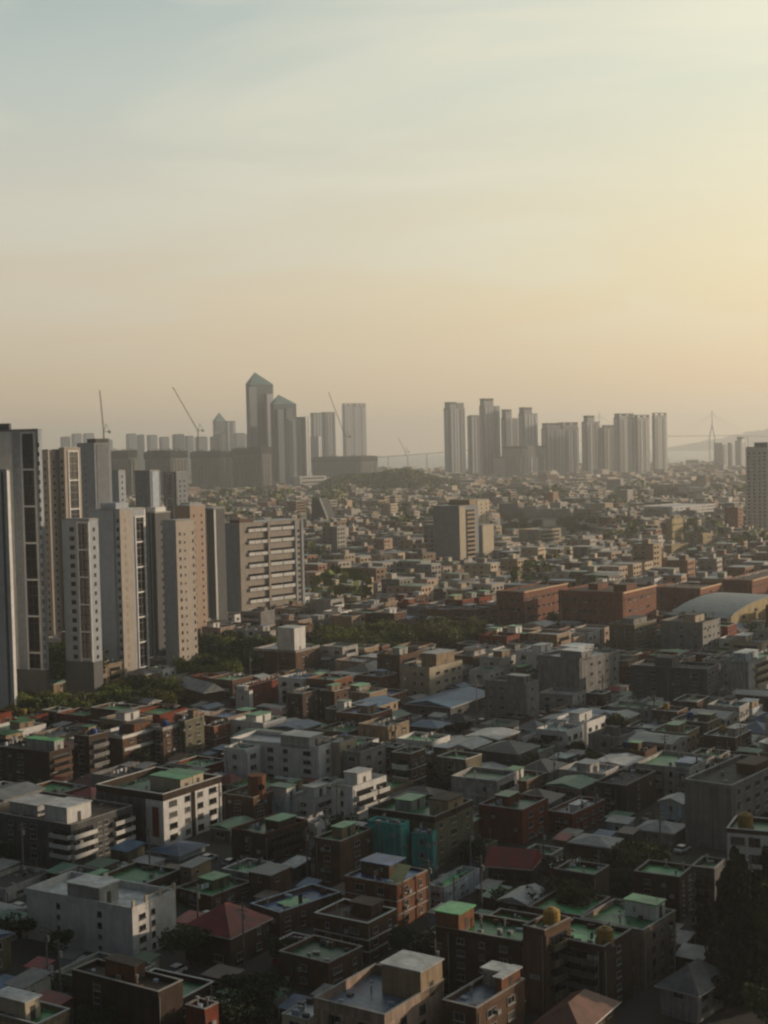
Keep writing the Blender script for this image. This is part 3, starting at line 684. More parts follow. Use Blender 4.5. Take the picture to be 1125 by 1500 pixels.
# ---------------------------------------------------------------- cranes
CR = plain_mat('crane_steel', (.16, .07, .05), .6)
def crane(label, xm, ybase, ycab, xt, yt_, depth, xb=None, yb_=None):
    b = at(xm, ybase, depth); top = at(xm, ycab, depth); tip = at(xt, yt_, depth)
    t = thing('tower_crane', label, 'crane', (b[0], b[1], b[2]), 0, 'luffing tower cranes over the building sites')
    V = lambda p: (p[0] - b[0], p[1] - b[1], p[2] - b[2])
    def lattice(nm, p, q, r, th_, seg=16):
        p = mathutils.Vector(p); q = mathutils.Vector(q); d = (q - p).normalized(); a = mathutils.Vector((0, 1, 0)); e = d.cross(a).normalized(); mb = MB()
        cs = [(e * i + a * j) * r for i, j in ((1, 1), (1, -1), (-1, -1), (-1, 1))]
        for v in cs: mb.bar(p + v, q + v * .6, th_)
        for k in range(seg):
            for i in range(4):
                s = p + (q - p) * k / seg; s2 = p + (q - p) * (k + 1) / seg; mb.bar(s + cs[i] * (1 - .4 * k / seg), s2 + cs[(i + 1) % 4] * (1 - .4 * (k + 1) / seg), th_ * .6)
        mb.obj(nm, CR, t)
    lattice('mast', (0, 0, 0), V(top), 1.1, .4, 12); lattice('jib', V(top), V(tip), .8, .34, 18)
    sgn = -1 if xt > xm else 1
    v = mathutils.Vector(V(top)); cj = v + mathutils.Vector((sgn * 9, 0, 1.5)); mb = MB(); mb.bar(v, cj, .7); mb.bar(v, v + mathutils.Vector((sgn * 4, 0, 13)), .5); mb.bar(cj, v + mathutils.Vector((sgn * 4, 0, 13)), .4); mb.obj('counter_jib', CR, t)
    mb = MB(); mb.box(cj.x - 1.8, -1.2, cj.z - 3.5, cj.x + 1.8, 1.2, cj.z + .5); mb.obj('counterweight', FTOP, t)
    mb = MB(); mb.box(v.x - 1.3, -2.5, v.z - 2, v.x + 1.3, -1.2, v.z + 1); mb.obj('cab', FW, t)
crane('leftmost crane, jib raised almost upright above the left towers', 152, 662, 633, 146, 572, 2300)
crane('crane with jib leaning left, above the unfinished tower left of the glass towers', 290, 662, 631, 253, 567, 2650)
crane('crane with jib leaning left, beside the lone dark double tower', 506, 668, 640, 481, 574, 3000)
crane('small distant crane over the sea, left of the dark high-rises', 594, 668, 662, 583, 641, 4300)
# ---------------------------------------------------------------- bridge
BR = plain_mat('bridge_steel', (.07, .075, .08), .6)
def bpt(px, py, d): return at(px, py, d)
t = thing('cable_stayed_bridge', 'long cable-stayed bridge with two slim pylons crossing the hazy bay', 'bridge', at(1043, 660, 6500))
b0 = t.location.copy(); deck = [(540, 671, 5600), (653, 662.5, 5700), (750, 653, 5900), (845, 646, 6200), (980, 639, 6400), (1060, 638, 6500), (1130, 639.5, 6600), (1250, 641, 6700)]
P = [mathutils.Vector(bpt(*q)) - b0 for q in deck]
mb = MB()
for a, b in zip(P, P[1:]): mb.bar(a, b, 1.9)
mb.obj('deck', BR, t)
for i, (a, b) in enumerate(zip(P, P[1:])):
    for k in range(4):
        p = a.lerp(b, k / 4)
        if i < 4 or (i == 5 and k == 2):
            mb = MB(); mb.bar(p, (p.x, p.y, -b0.z), 2.2); mb.obj('pier', BR, t)
for px, yt_ in ((878, 604), (1043, 601)):
    dk = mathutils.Vector(bpt(px, 640, 6400)) - b0; tp = mathutils.Vector(bpt(px, yt_, 6400)) - b0; md = dk.lerp(tp, .45)
    mb = MB(); mb.bar(md, tp, 2.8, r2=1.4)
    for s in (-1, 1): mb.bar((dk.x + s * 11, dk.y, -b0.z), (dk.x + s * 11, dk.y, dk.z), 2.8); mb.bar((dk.x + s * 11, dk.y, dk.z), md, 2.8)
    mb.obj('pylon', BR, t)
    for s in (-1, 1):
        for k in range(1, 8):
            mb = MB(); mb.bar((tp.x, tp.y, tp.z - k * 3), (dk.x + s * (25 + k * 26), dk.y, dk.z), .16); mb.obj('cable', BR, t)

# ---------------------------------------------------------------- middle-distance buildings one can tell apart
W_ = lambda *a: [(p, w) for p, w in a]
tower('apartment_block', 'fifteen-storey beige block with a blank grey side and small balconies, in the middle distance', 'apartment block',
      [dict(px=(636, 674, 702, 832, 742), wall='grey', cap=(.0, .8, .55, .9, 4, 'tan'), Bc=[('strip', .0, .3, 'cream', .3), ('bal', .35, .8, 'tan', 1)]),
       dict(px=(660, 700, 718, 812, 733), wall='cream', Bc=[('w', .35, 1.2, 1.2), ('w', .75, 1.2, 1.2)]),
       dict(px=(692, 708, 724, 826, 770), wall='cream', Ac=[('strip', .1, .9, 'grey', .2)], )], 34, None, ref='fifteen-storey beige block')
tower('apartment_tower', 'tall white and grey apartment at the right edge with a grid of small windows', 'apartment tower',
      [dict(px=(1094, 1127, 1150, 790, 655), wall='white', pod=6, cap=(.1, .7, .1, .7, 4, 'grey'),
            Ac=[('w', .12, 1.8, 1.4), ('w', .36, 1.5, 1.4), ('w', .60, 1.5, 1.4), ('w', .82, 1.8, 1.4)], Bc=[('w', .3, 1.5, 1.3), ('w', .7, 1.5, 1.3)])], 30, None, ref='tall right-edge apartment')
def ledges(t, A, B, zs, mat, face='B', s0=0, s1=1, out=.5, th_=.5, nm='floor_band'):
    Lf = facelen(face, A, B)
    for z in zs:
        L2 = Lf * (s1 - s0) / 2; p, a = facepos(face, Lf * (s0 + s1) / 2, z, A, B); mb = MB(); mb.box(-L2, -out, 0, L2, -.004, th_); mb.obj(nm, mat, t, p, a)
WHITE = wall_mat('white_band', (.6, .6, .58), .8, .15, .15)
def LL(*a, **k):      # landmark, returning its size too
    sz = foot(*a[3:8], radians(k.get('th', 30))); return L(*a, **k), sz[1], sz[2], sz[3]
# brick school: long red-brick wings with roof ledges coloured as sunlit
BRG = 'wings of the long red brick school'
ORG = wall_mat('sunlit_ledge_metal', (.75, .50, .30), .3, .1, .2)  # pale orange colour stands in for sun glint along the roof edges
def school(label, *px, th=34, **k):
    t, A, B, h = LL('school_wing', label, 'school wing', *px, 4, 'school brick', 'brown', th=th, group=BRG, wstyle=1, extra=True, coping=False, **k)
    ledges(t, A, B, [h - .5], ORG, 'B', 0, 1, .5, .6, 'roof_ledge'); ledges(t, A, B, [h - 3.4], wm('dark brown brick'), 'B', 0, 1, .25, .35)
    return t
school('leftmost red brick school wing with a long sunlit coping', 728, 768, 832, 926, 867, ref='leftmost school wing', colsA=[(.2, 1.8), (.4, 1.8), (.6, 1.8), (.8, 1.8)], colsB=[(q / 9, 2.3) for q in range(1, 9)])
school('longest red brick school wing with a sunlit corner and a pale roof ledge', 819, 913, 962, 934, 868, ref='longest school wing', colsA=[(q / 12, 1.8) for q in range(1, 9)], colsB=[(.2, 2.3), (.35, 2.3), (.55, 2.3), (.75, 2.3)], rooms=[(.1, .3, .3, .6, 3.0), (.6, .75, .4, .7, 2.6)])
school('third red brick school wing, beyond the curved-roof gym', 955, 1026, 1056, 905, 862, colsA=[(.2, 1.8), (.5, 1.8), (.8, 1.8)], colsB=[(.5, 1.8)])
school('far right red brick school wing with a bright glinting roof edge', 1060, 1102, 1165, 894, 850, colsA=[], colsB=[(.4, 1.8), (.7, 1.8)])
# gym with a curved roof
thg = radians(40); c, A, B, h = foot(980, 1065, 1178, 932, 906, thg); take(c, thg, A, B); MARKS.append((985, 1125, 925, 880, c[1])); REFS.append(('curved-roof gym', 1060, 905))
t = thing('gymnasium', 'school gymnasium with a pale curved metal roof and a sunlit yellow gable', 'gymnasium', (c[0], c[1], 0), -thg)
mb = MB(); mb.box(-A, 0, -.3, 0, B, h); mb.obj('wall', wm('brown brick'), t)
mb = MB(); n = 14; arc = [(B * i / n, h + 5.5 * sin(pi * i / n) ** .8) for i in range(n + 1)]
mb.quad([(.12, y, z) for y, z in arc] + [(.12, B, 2), (.12, 0, 2)]); mb.quad([(-A, y, z - .02) for y, z in arc][::-1]); mb.obj('gable_wall', wm('yellow'), t)
mb = MB()
for a, b in zip(arc, arc[1:]): mb.quad([(-A - .5, a[0], a[1]), (.6, a[0], a[1]), (.6, b[0], b[1]), (-A - .5, b[0], b[1])]); mb.quad([(.6, a[0], a[1] - .4), (.6, b[0], b[1] - .4), (.6, b[0], b[1]), (.6, a[0], a[1])])
mb.obj('roof', wall_mat('curved_metal', (.24, .28, .30), .5, .3, .4, tile=('X', 1.2, .25), spec=.5), t)
for k in range(5): link('window', window_mesh(3.0, 1.6, 0), t, (.12, B * (.2 + k * .15), h * .75 + (2 if 0 < k < 4 else 0)), pi / 2)
for k in range(7): link('window', window_mesh(1.2, 1.6, 0), t, (.12, B * (.1 + k * .13), 3.0), pi / 2)

# tower-topped brown block by the trees (white stair tower)
L('office_building', 'brown block with a tall plain white stair tower on its roof, beside the trees', 'building', 372, 434, 469, 992, 953, 3, 'brown brick', 'blue-grey', ref='white stair tower',
  rooms=[(.02, .42, .0, .45, 9.0, 'white', 'white')], colsA=[(.2, 1.8), (.7, 1.3)], colsB=[(.3, 1.3), (.7, 1.3)], topband='light grey')
L('brick_house', 'wide red brick house with a bare windowless wall, right of the small white stair house', 'house', 345, 360, 422, 1040, 1007, 2, 'red brick', 'dark', colsA=[], colsB=[], coping=True, ref='bare red brick house')
L('stair_house', 'narrow white building with two tiny windows, stepped top', 'house', 346, 366, 371, 1045, 1012, 2, 'white', 'white', colsA=[(.5, .8)], colsB=[], rooms=[(.3, .9, .0, .8, 2.2, 'white')], extra=False)
L('brick_house', 'dark brown brick block with flat tan roof edge, beside the bare red brick house', 'house', 420, 444, 470, 1062, 1016, 3, 'dark brown brick', 'grey', colsA=[(.6, .8)])
L('villa_building', 'sunlit cream villa with two long window rows and a chimney, centre of the picture', 'apartment building', 586, 630, 678, 1024, 978, 3, 'cream', 'grey', th=36, ref='sunlit cream villa',
  rooms=[(.1, .6, .3, .85, 4.5, 'tan', 'grey')], colsA=[(.5, 1.3), (.75, 1.3)], colsB=[(.25, 2.3), (.5, 2.3), (.72, 2.3), (.9, 1.3)], band=True)
L('villa_building', 'plain grey cube-like villa with small square windows and an open roof frame', 'apartment building', 711, 771, 790, 1062, 1001, 4, 'grey', 'grey', th=38, ref='grey cube villa',
  rooms=[(.1, .5, .2, .7, 2.6)], colsA=[(.15, .9), (.42, 1.8)], colsB=[(.5, 1.0)])
L('office_building', 'broad pale grey windowless block with white rooftop rooms, right of centre', 'building', 789, 850, 907, 1027, 965, 4, 'grey', 'white', th=44, ref='broad pale grey block',
  rooms=[(.0, .5, .05, .3, 3.0, 'grey', 'white'), (.5, .95, .5, .9, 2.6, 'white', 'white')], colsA=[], colsB=[(.3, 1.3), (.5, 1.3), (.7, 1.3), (.9, 1.3)])
L('house', 'low grey house with wide windows in front of the broad pale grey block', 'house', 790, 838, 858, 1042, 1018, 2, 'light grey', 'grey', colsA=[(.25, 1.8), (.65, 2.3)], extra=False)
L('villa_building', 'long dull grey block with a raised middle, right part of the picture', 'apartment building', 925, 1036, 1054, 1034, 980, 4, 'dark grey', 'dark', th=30, ref='long dull grey block',
  rooms=[(.45, .68, .0, .5, 3.6)], colsA=[(.12, 1.3), (.3, 1.8), (.62, 1.3), (.85, 1.8)])
L('villa_building', 'grey villa with brown trim behind the long dull grey block', 'apartment building', 893, 930, 962, 965, 915, 4, 'olive', 'dark', th=36, rooms=[(.2, .7, .2, .8, 2.5, 'grey')])
L('villa_building', 'grey block with a small sunlit rooftop room, left of the gym', 'apartment building', 968, 1030, 1056, 965, 912, 4, 'grey', 'dark', th=36, rooms=[(.3, .6, .3, .8, 2.8, 'cream')])
L('villa_building', 'pale green-edged villa with a small white rooftop hut, far right', 'apartment building', 1056, 1097, 1140, 1022, 970, 4, 'light grey', 'green', th=36, ref='pale green-edged villa',
  rooms=[(.3, .75, .2, .6, 2.8, 'pale blue', 'white')], balc=[('B', .2, .95, wm('cream'))], colsA=[(.2, .9)], colsB=[])
L('office_building', 'beige office with horizontal window bands, right of the fifteen-storey block', 'building', 760, 791, 822, 802, 776, 4, 'cream', 'grey', th=40, balc=[('B', .05, .95, wm('cream'))], colsA=[(.5, 1.8)])
L('chapel', 'yellow sunlit building with a stepped front, right of centre in the middle distance', 'building', 976, 985, 1001, 802, 760, 4, 'yellow', 'grey', th=38, rooms=[(.2, .8, .3, .9, 3, 'yellow')])
L('office_building', 'low yellow wing in front of the stepped yellow building', 'building', 974, 984, 1008, 818, 799, 2, 'yellow', 'brown', th=38)
L('office_building', 'long white office slab with strip windows, far right middle distance', 'building', 935, 985, 1048, 762, 742, 4, 'white', 'light grey', th=45, balc=[('A', .05, .95, wm('light grey'))], colsA=[])
L('office_building', 'small yellow sunlit block right of the stepped yellow building', 'building', 1022, 1030, 1045, 806, 782, 3, 'yellow', 'dark', th=38)
L(*L_LATER, th=50, balc=[('B', .03, .97, WHITE)], colsB=[], colsA=[], extra=False)
# wedge-shaped sloping building
thw = radians(35); c, A, B, h = foot(455, 487, 512, 778, 757, thw); take(c, thw, A, B)
t = thing('wedge_building', 'grey building with one long steeply sloping side, below the low unfinished block', 'building', (c[0], c[1], 0), -thw)
hh = height(c, 730); mb = MB(); mb.v = [(-A, 0, 0), (0, 0, 0), (-A * .55, 0, hh), (-A * .9, 0, hh), (-A, B * .5, 0), (0, B * .5, 0), (-A * .55, B * .5, hh), (-A * .9, B * .5, hh)]
mb.f = [(0, 1, 2, 3), (7, 6, 5, 4), (1, 5, 6, 2), (2, 6, 7, 3), (3, 7, 4, 0)]; mb.m = [0] * 5; mb.obj('wall', wm('dark grey'), t)
mb = MB(); mb.bar((0, -.3, 0), (-A * .55, -.3, hh), 1.0); mb.obj('edge_beam', WHITE, t)
mb = MB(); mb.box(-A * .3, B * .5, 0, A * .2, B, h); mb.obj('annex', wm('light grey'), t)

# ---------------------------------------------------------------- near buildings, left side
L('villa_building', 'tan villa with two white roof bands, above the green-roofed white block', 'apartment building', 140, 181, 241, 1128, 1078, 4, 'brown brick', 'dark', th=32, ref='twin white band villa',
  topband='white', rooms=[(.1, .5, .35, .75, 2.8, 'orange brick', 'brown')], tank=('blue', .6, .4, 0), colsA=[], colsB=[(.2, 1.2), (.4, 1.2), (.6, 1.2), (.85, 1.2)])
c, A, B, h = foot(140, 181, 241, 1128, 1078, radians(32)); t = [o for o in C.objects if o.get('label', '').startswith('tan villa with two')][0]
ledges(t, A, B, [h - 4.0], WHITE, 'B', 0, 1, .6, .7)
L('villa_building', 'brown brick villa with balconies, left of the tan villa with white bands', 'apartment building', 110, 132, 160, 1138, 1078, 4, 'dark brown brick', 'dark green', th=32,
  balc=[('B', .1, .9, wm('grey'))], colsB=[(.5, 1.8)], tank=('blue', .3, .5, 0), rooms=[(.4, .9, .3, .7, 2.6, 'tan')])
L('villa_building', 'narrow brown villa right of the tan villa with white bands', 'apartment building', 226, 240, 266, 1118, 1066, 4, 'brown brick', 'brown', th=32, topband='light grey', colsB=[(.3, 1.2), (.7, 1.2)], tank=('blue', .7, .5, 0))
L('villa_building', 'brown villa with an arched rooftop frame, left of the small orange house', 'apartment building', 262, 272, 300, 1112, 1056, 4, 'olive', 'brown', th=32, rooms=[(.1, .8, .5, .8, 3.0, 'tan', 'brown')], colsB=[(.25, 1.3), (.7, 1.8)])
L('villa_building', 'brown brick villa with a pale green rooftop room, left edge', 'apartment building', -30, 74, 106, 1152, 1102, 4, 'dark brown brick', 'dark', th=30, ref='left-edge brown villa',
  rooms=[(.02, .42, .3, .72, 3.2, 'light grey', 'light green')], balc=[('B', .08, .92, wm('brown brick'))], colsA=[(.3, 1.3), (.6, 1.8)], colsB=[], trim=wm('brown brick'))
L('villa_building', 'white-fronted block with green roof and a dark red window strip on its side', 'apartment building', 143, 241, 326, 1240, 1163, 4, 'white', 'dark green', th=33, ref='green-roofed white block',
  topband='dark brown brick', parapet=1.6, wstyle=1, rooms=[(.05, .5, .35, .55, 3.2, 'cream', 'green'), (.1, .5, .62, .8, 3.0, 'cream', 'green')], colsA=[(.12, .9), (.28, 1.3)],
  colsB=[(.16, 2.4), (.40, 1.6), (.62, 1.8), (.84, 2.4)], wh=1.5, coping=False)
c, A, B, h = foot(143, 241, 326, 1240, 1163, radians(33)); t = [o for o in C.objects if o.get('label', '').startswith('white-fronted block')][0]
mb = MB(); mb.box(-A * .16, -.16, 1.8, -A * .07, 0, h - 3.0); mb.obj('stair_window', wm('red brick'), t)
mb = MB(); mb.box(-A, -.12, 0, -A * .26, -.003, h - 1.6); mb.obj('side_cladding', wm('dark grey'), t)
mb = MB(); mb.box(.003, B * .47, 0, .25, B * .52, h - 1.6); mb.obj('drain_recess', wm('dark brown brick'), t)
L('villa_building', 'dark block wrapped in white balcony bands, with white gabled rooftop huts', 'apartment building', -28, 106, 196, 1272, 1208, 4, 'dark grey', 'brown', th=33, ref='white-banded dark block',
  rooms=[(.12, .36, .12, .5, 3.4, 'white', 'white'), (.5, .8, .2, .6, 2.4, 'light grey', 'white')], balc=[('A', .8, 1.0, WHITE), ('B', .0, .36, WHITE), ('B', .66, .98, WHITE)], colsA=[(.15, 1.8), (.35, 1.3), (.6, 1.8)], colsB=[(.45, 1.3), (.55, 1.3)], seed=4)
L('house', 'low white house with three windows in a row, at the left edge', 'house', -40, 8, 78, 1322, 1302, 1, 'light grey', 'dark', th=30, colsB=[(.3, 1.8), (.55, 1.8), (.8, 1.8)])
# the big pale block
L('villa_building', 'big plain pale block with one sunlit beige end, lower left', 'apartment building', 41, 196, 259, 1408, 1330, 4, 'off-white', 'light grey', th=31, ref='big plain pale block',
  rooms=[(.32, .62, .05, .48, 3.3, 'light grey', 'white')], colsA=[(.31, .8), (.70, .9)], colsB=[(.22, 1.5), (.47, .8)], coping=False, wh=1.1, extra=False, wstyle=1, parapet=1.2)
c, A, B, h = foot(41, 196, 259, 1408, 1330, radians(31)); t = [o for o in C.objects if o.get('label', '').startswith('big plain pale')][0]
for f in (0.01, .3, .62, .96): mb = MB(); mb.box(-.25, B * f, h + .003, .06, B * f + .5, h + 1.1); mb.obj('roof_post', wm('cream'), t)
mb = MB(); mb.box(-.1, B * .62 + .5, h + .75, .02, B * .96, h + .95); mb.box(-.1, B * .3 + .5, h + .75, .02, B * .62, h + .95); mb.obj('roof_rail', wm('cream'), t)
# long grey flats in the centre
L('villa_building', 'long pale grey block of flats with small dark windows and a sunlit right end', 'apartment building', 339, 468, 504, 1152, 1094, 4, 'off-white', 'blue-grey', th=30, ref='long grey flats',
  rooms=[(.10, .42, .0, .55, 3.0, 'light grey', 'light grey')], colsA=[(.12, 1.2), (.26, 1.2), (.46, 1.8), (.63, 1.4), (.87, 2.2)], colsB=[(.35, 1.3), (.8, 1.1)], wstyle=1, wh=1.0, coping=False, extra=False)
L('villa_building', 'sunlit cream annex with a notched parapet, right end of the long grey flats', 'apartment building', 470, 499, 524, 1146, 1088, 4, 'cream', 'grey', th=30, colsB=[(.5, 1.1)], colsA=[(.5, 1)], extra=False)
L('villa_building', 'dull grey villa with dark roof, right of the long grey flats', 'apartment building', 504, 529, 566, 1150, 1102, 3, 'grey', 'dark', th=32, colsB=[(.3, 1.8), (.75, 1.8)], colsA=[(.5, 1.8)], balc=[])
L('villa_building', 'bluish white house with a stair room, leftmost of the white terraced houses', 'house', 385, 418, 436, 1198, 1170, 2, 'pale blue', 'grey', th=32, rooms=[(.0, .75, .15, .9, 3.2, 'white', 'dark green')], colsA=[], colsB=[(.6, 1.1)], ref='bluish white house')
L('villa_building', 'white terraced house with a pale sunshade frame, between two other white houses', 'house', 428, 462, 496, 1200, 1170, 2, 'white', 'grey', th=36, balc=[('B', .1, .9, WHITE)], colsA=[(.5, 1.8)], colsB=[(.3, 1.8), (.7, 1.8)], rooms=[(.3, .8, .3, .8, 2.6, 'white')])
L('villa_building', 'white stepped villa with broad white balconies, rightmost of the white terraced houses', 'house', 486, 518, 567, 1204, 1152, 3, 'white', 'light grey', th=36, balc=[('B', .08, .62, WHITE), ('B', .68, 1.0, WHITE)], colsA=[(.5, .9)], colsB=[(.8, 1.3)], rooms=[(.1, .7, .2, .62, 3.2, 'white', 'light grey')], trim=WHITE, ref='white stepped villa')
L('garden_stair_house', 'low white house with rounded steps below the white terraced houses', 'house', 440, 462, 492, 1226, 1206, 1, 'white', 'white', th=36, colsB=[(.6, 1.0)])
L('brick_house', 'small orange brick house with a white roof edge, left of the long grey flats', 'house', 300, 314, 338, 1098, 1064, 2, 'orange brick', 'dark', th=32, topband='orange brick', band=True)
L('brick_house', 'brown house with a round-windowed stair turret, right of the green-roofed white block', 'house', 326, 372, 410, 1205, 1168, 3, 'brown brick', 'brown', th=33, ref='turreted brown house')
c, A, B, h = foot(326, 372, 410, 1205, 1168, radians(33)); t = [o for o in C.objects if o.get('label', '').startswith('brown house with a round')][0]
mb = MB(); mb.bar((-1.5, B * .35, h - 1), (-1.5, B * .35, h + 4.2), 2.0, n=12); mb.obj('stair_turret', wm('orange brick'), t); mb = MB(); mb.bar((-1.5 + 1.7, B * .35 - .6, h + 1.8), (-1.5 + 2.1, B * .35 - .9, h + 1.8), .65, n=10); mb.obj('round_window', GLASS, t)
# centre: stone block and teal houses
L('villa_building', 'grey-brown stone block with green roof, dark parapet and white-framed windows', 'apartment building', 541, 638, 694, 1276, 1196, 4, 'olive', 'green', th=33, ref='grey-brown stone block',
  topband='dark brown brick', parapet=1.3, rooms=[(.0, .28, .35, .75, 3.2, 'tan', 'brown'), (.55, .8, .35, .7, 2.2, 'light grey', 'green')], colsB=[(.16, 1.2), (.48, 2.2), (.84, 1.2)], colsA=[(.2, 1.0)], wh=1.6)
L('teal_house', 'tall teal painted house, left one of two, in front of the grey-brown stone block', 'house', 540, 588, 601, 1285, 1208, 4, 'teal', 'teal', th=32, parapet=.6, colsA=[], colsB=[], ref='left teal house', coping=False)
L('teal_house', 'lower teal painted house with a blue sheet canopy, right one of two', 'house', 604, 634, 640, 1284, 1222, 3, 'teal', 'blue', th=14, parapet=.3, colsA=[(.5, .9)], colsB=[], coping=False, ref='right teal house')
L('brick_house', 'orange brick house with blue roof and a pale yellow skylight, below the teal houses', 'house', 506, 582, 628, 1362, 1296, 3, 'orange brick', 'blue', th=34, ref='blue-roofed orange house',
  parapet=.5, band=True, rooms=[(.35, .9, .35, .85, 2.4, 'brown brick', 'blue')], colsA=[(.3, 1.8), (.7, 1.3)], colsB=[(.3, 1.3), (.75, 1.0)])
c, A, B, h = foot(506, 582, 628, 1362, 1296, radians(34)); t = [o for o in C.objects if o.get('label', '').startswith('orange brick house with blue')][0]
mb = MB(); mb.quad([(-2.6, 1, h - .3), (.3, 1, h - .3), (-.2, 5, h + 2.0), (-3, 5, h + 2.0)]); mb.quad([(-3, 5, h + 1.9), (-.2, 5, h + 1.9), (.3, 1, h - .4), (-2.6, 1, h - .4)]); mb.obj('skylight', wall_mat('yellow_sheet', (.55, .55, .25), .4, .1, .3, tile=('X', .7, .4)), t)
L('house', 'white and grey low house with green roof, right of the orange house with skylight', 'house', 626, 652, 703, 1330, 1300, 2, 'pale blue', 'light green', th=32, colsB=[(.5, 1.2)], ref='low green-roofed white house')
L('brick_house', 'red-brown brick block with a light roof edge, right of the grey-brown stone block', 'house', 702, 766, 804, 1238, 1186, 3, 'red brick', 'dark green', th=33, rooms=[(.5, .8, .3, .7, 2.2)], colsA=[], colsB=[(.3, 1.8), (.7, 1.8)], ref='red-brown brick block')
L('brick_house', 'dark red brick house with white junk on its flat roof', 'house', 802, 839, 886, 1224, 1192, 2, 'red brick', 'light grey', th=36, ref='dark red brick house', rooms=[(.2, .5, .3, .6, 1.6, 'white')])
L('brick_house', 'brown brick house with a bright orange-trimmed roof edge, centre right', 'house', 872, 918, 961, 1198, 1150, 3, 'dark brown brick', 'dark', th=34, colsA=[(.4, 1.3)], colsB=[(.4, .9)])
L('villa_building', 'wide white corner building with dark windows and blue roof tarps, right side', 'apartment building', 932, 1010, 1047, 1170, 1126, 3, 'light grey', 'green', th=34, ref='wide white corner building',
  colsA=[(.15, 2.3), (.42, 2.3), (.66, .9), (.86, 1.5)], colsB=[(.3, 1.0), (.7, 2.3)], wstyle=1, rooms=[(.1, .4, .3, .7, 1.0, 'blue' if False else 'pale blue', 'blue')])
L('office_building', 'large plain grey concrete block with a pale roof edge, right side', 'building', 1004, 1073, 1152, 1248, 1150, 5, 'grey', 'dark', th=38, ref='large plain grey block',
  colsA=[], colsB=[(.12, 1.3), (.28, 2.3), (.45, 2.3), (.62, 2.3)], trim=WHITE, extra=True, rooms=[(.1, .5, .5, .8, 2.2, 'brown brick', 'brown')])
L('villa_building', 'bright white apartment with square window pairs and green roof, right edge', 'apartment building', 1066, 1180, 1230, 1330, 1222, 4, 'white', 'green', th=24, ref='bright white apartment',
  topband='dark brown brick', colsA=[(.14, 2.6), (.36, 2.0), (.62, 2.0), (.85, 2.6)], wh=1.6, wstyle=1, tank=('yellow', .80, .35, 0, 1.5), coping=False, extra=False, maxB=9)
L('villa_building', 'narrow grey-brown tower block with a tan corner, in front of the bright white apartment', 'apartment building', 1014, 1048, 1064, 1385, 1272, 5, 'dark grey', 'green', th=30, balc=[('A', .2, .8, wm('dark brown brick'))], colsA=[(.1, .8)], colsB=[(.6, .9)], ref='narrow grey-brown tower block')
L('house', 'brown house with a light green roof square, left of the narrow grey-brown tower block', 'house', 930, 996, 1016, 1350, 1284, 4, 'dark brown brick', 'light green', th=30, colsA=[(.3, 1.3)])
L('brick_house', 'brown block with a bright green roof, white edge and a pale rooftop shed', 'apartment building', 852, 944, 991, 1450, 1362, 4, 'pinkish beige', 'green', th=37, ref='bright green roof block',
  rooms=[(.12, .62, .62, .9, 2.6, 'white', 'light green')], colsA=[(.6, 1.3)], colsB=[(.3, .9), (.55, .9), (.85, 1.0)], wstyle=1)
L('brick_house', 'dark brick block with a green roof and a yellow water tank near its corner', 'apartment building', 800, 886, 927, 1490, 1386, 5, 'dark brown brick', 'light green', th=36, tank=('yellow', .12, .3, 0, 1.35), colsA=[(.3, 1.8), (.7, 2.3)], colsB=[(.5, 1.3)], balc=[('A', .1, .9, wm('dark grey'))], extra=True, ref='green roof with tank')
L('brick_house', 'long dark wall building with green roof and two roof figures of pipes', 'apartment building', 640, 765, 800, 1478, 1378, 5, 'dark brown brick', 'green', th=32, ref='long dark green-roofed building',
  rooms=[(.72, 1.0, .0, .6, 3.2, 'orange brick', 'light green')], colsA=[(.3, 1.3), (.55, .9), (.8, 1.3)], colsB=[(.5, 1)], maxB=11)
L('brick_house', 'brick building with a mossy wall and yellow tank, beside the long dark building', 'apartment building', 768, 800, 838, 1490, 1362, 5, 'brown brick', 'green', th=40, tank=('yellow', .4, .6, 0, 1.35), balc=[('B', .15, .85, wm('olive'))], colsB=[(.5, 1)], colsA=[], ref='mossy brick building')
# bottom edge
L('villa_building', 'beige villa with blue roof terrace and notched parapet, bottom centre', 'apartment building', 462, 566, 652, 1600, 1486, 4, 'pinkish beige', 'blue-grey', th=34, ref='beige bottom villa',
  parapet=1.4, rooms=[(.0, .55, .60, .98, 4.2, 'tan', 'light grey')], colsA=[(.3, 1.8), (.7, 1.8)], colsB=[(.3, 1.3), (.62, 1.3)], wh=1.5, wstyle=1, extra=True)
L('villa_building', 'flat-roofed cream house with a bright white roof slab, bottom left of the beige villa', 'house', 415, 453, 492, 1580, 1494, 4, 'cream', 'white', th=34, parapet=.25, colsB=[(.5, 1.3)])
L('villa_building', 'brick villa with blue-grey roof and a white canopy, bottom right of the beige villa', 'house', 650, 700, 770, 1580, 1476, 4, 'brown brick', 'blue-grey', th=36, ref='blue-grey roof villa',
  rooms=[(.05, .25, .55, .95, 2.6, 'orange brick', 'white'), (.3, .9, .75, .97, 2.4, 'light grey', 'white')], colsB=[(.3, 2.3), (.7, 1.8)])
L('brick_house', 'dark brick house with a bright red-orange side wall, bottom left', 'house', 108, 234, 270, 1540, 1452, 4, 'dark brown brick', 'brown', th=34, rooms=[(.4, .75, .5, .9, 2.4, 'orange brick', 'brown')], colsA=[(.3, 1.3)], colsB=[], ref='orange-sided brick house')
L('brick_house', 'small orange chimney house, right of the bottom left brick house', 'house', 274, 302, 322, 1560, 1478, 3, 'red brick', 'brown', th=34, colsA=[], colsB=[])
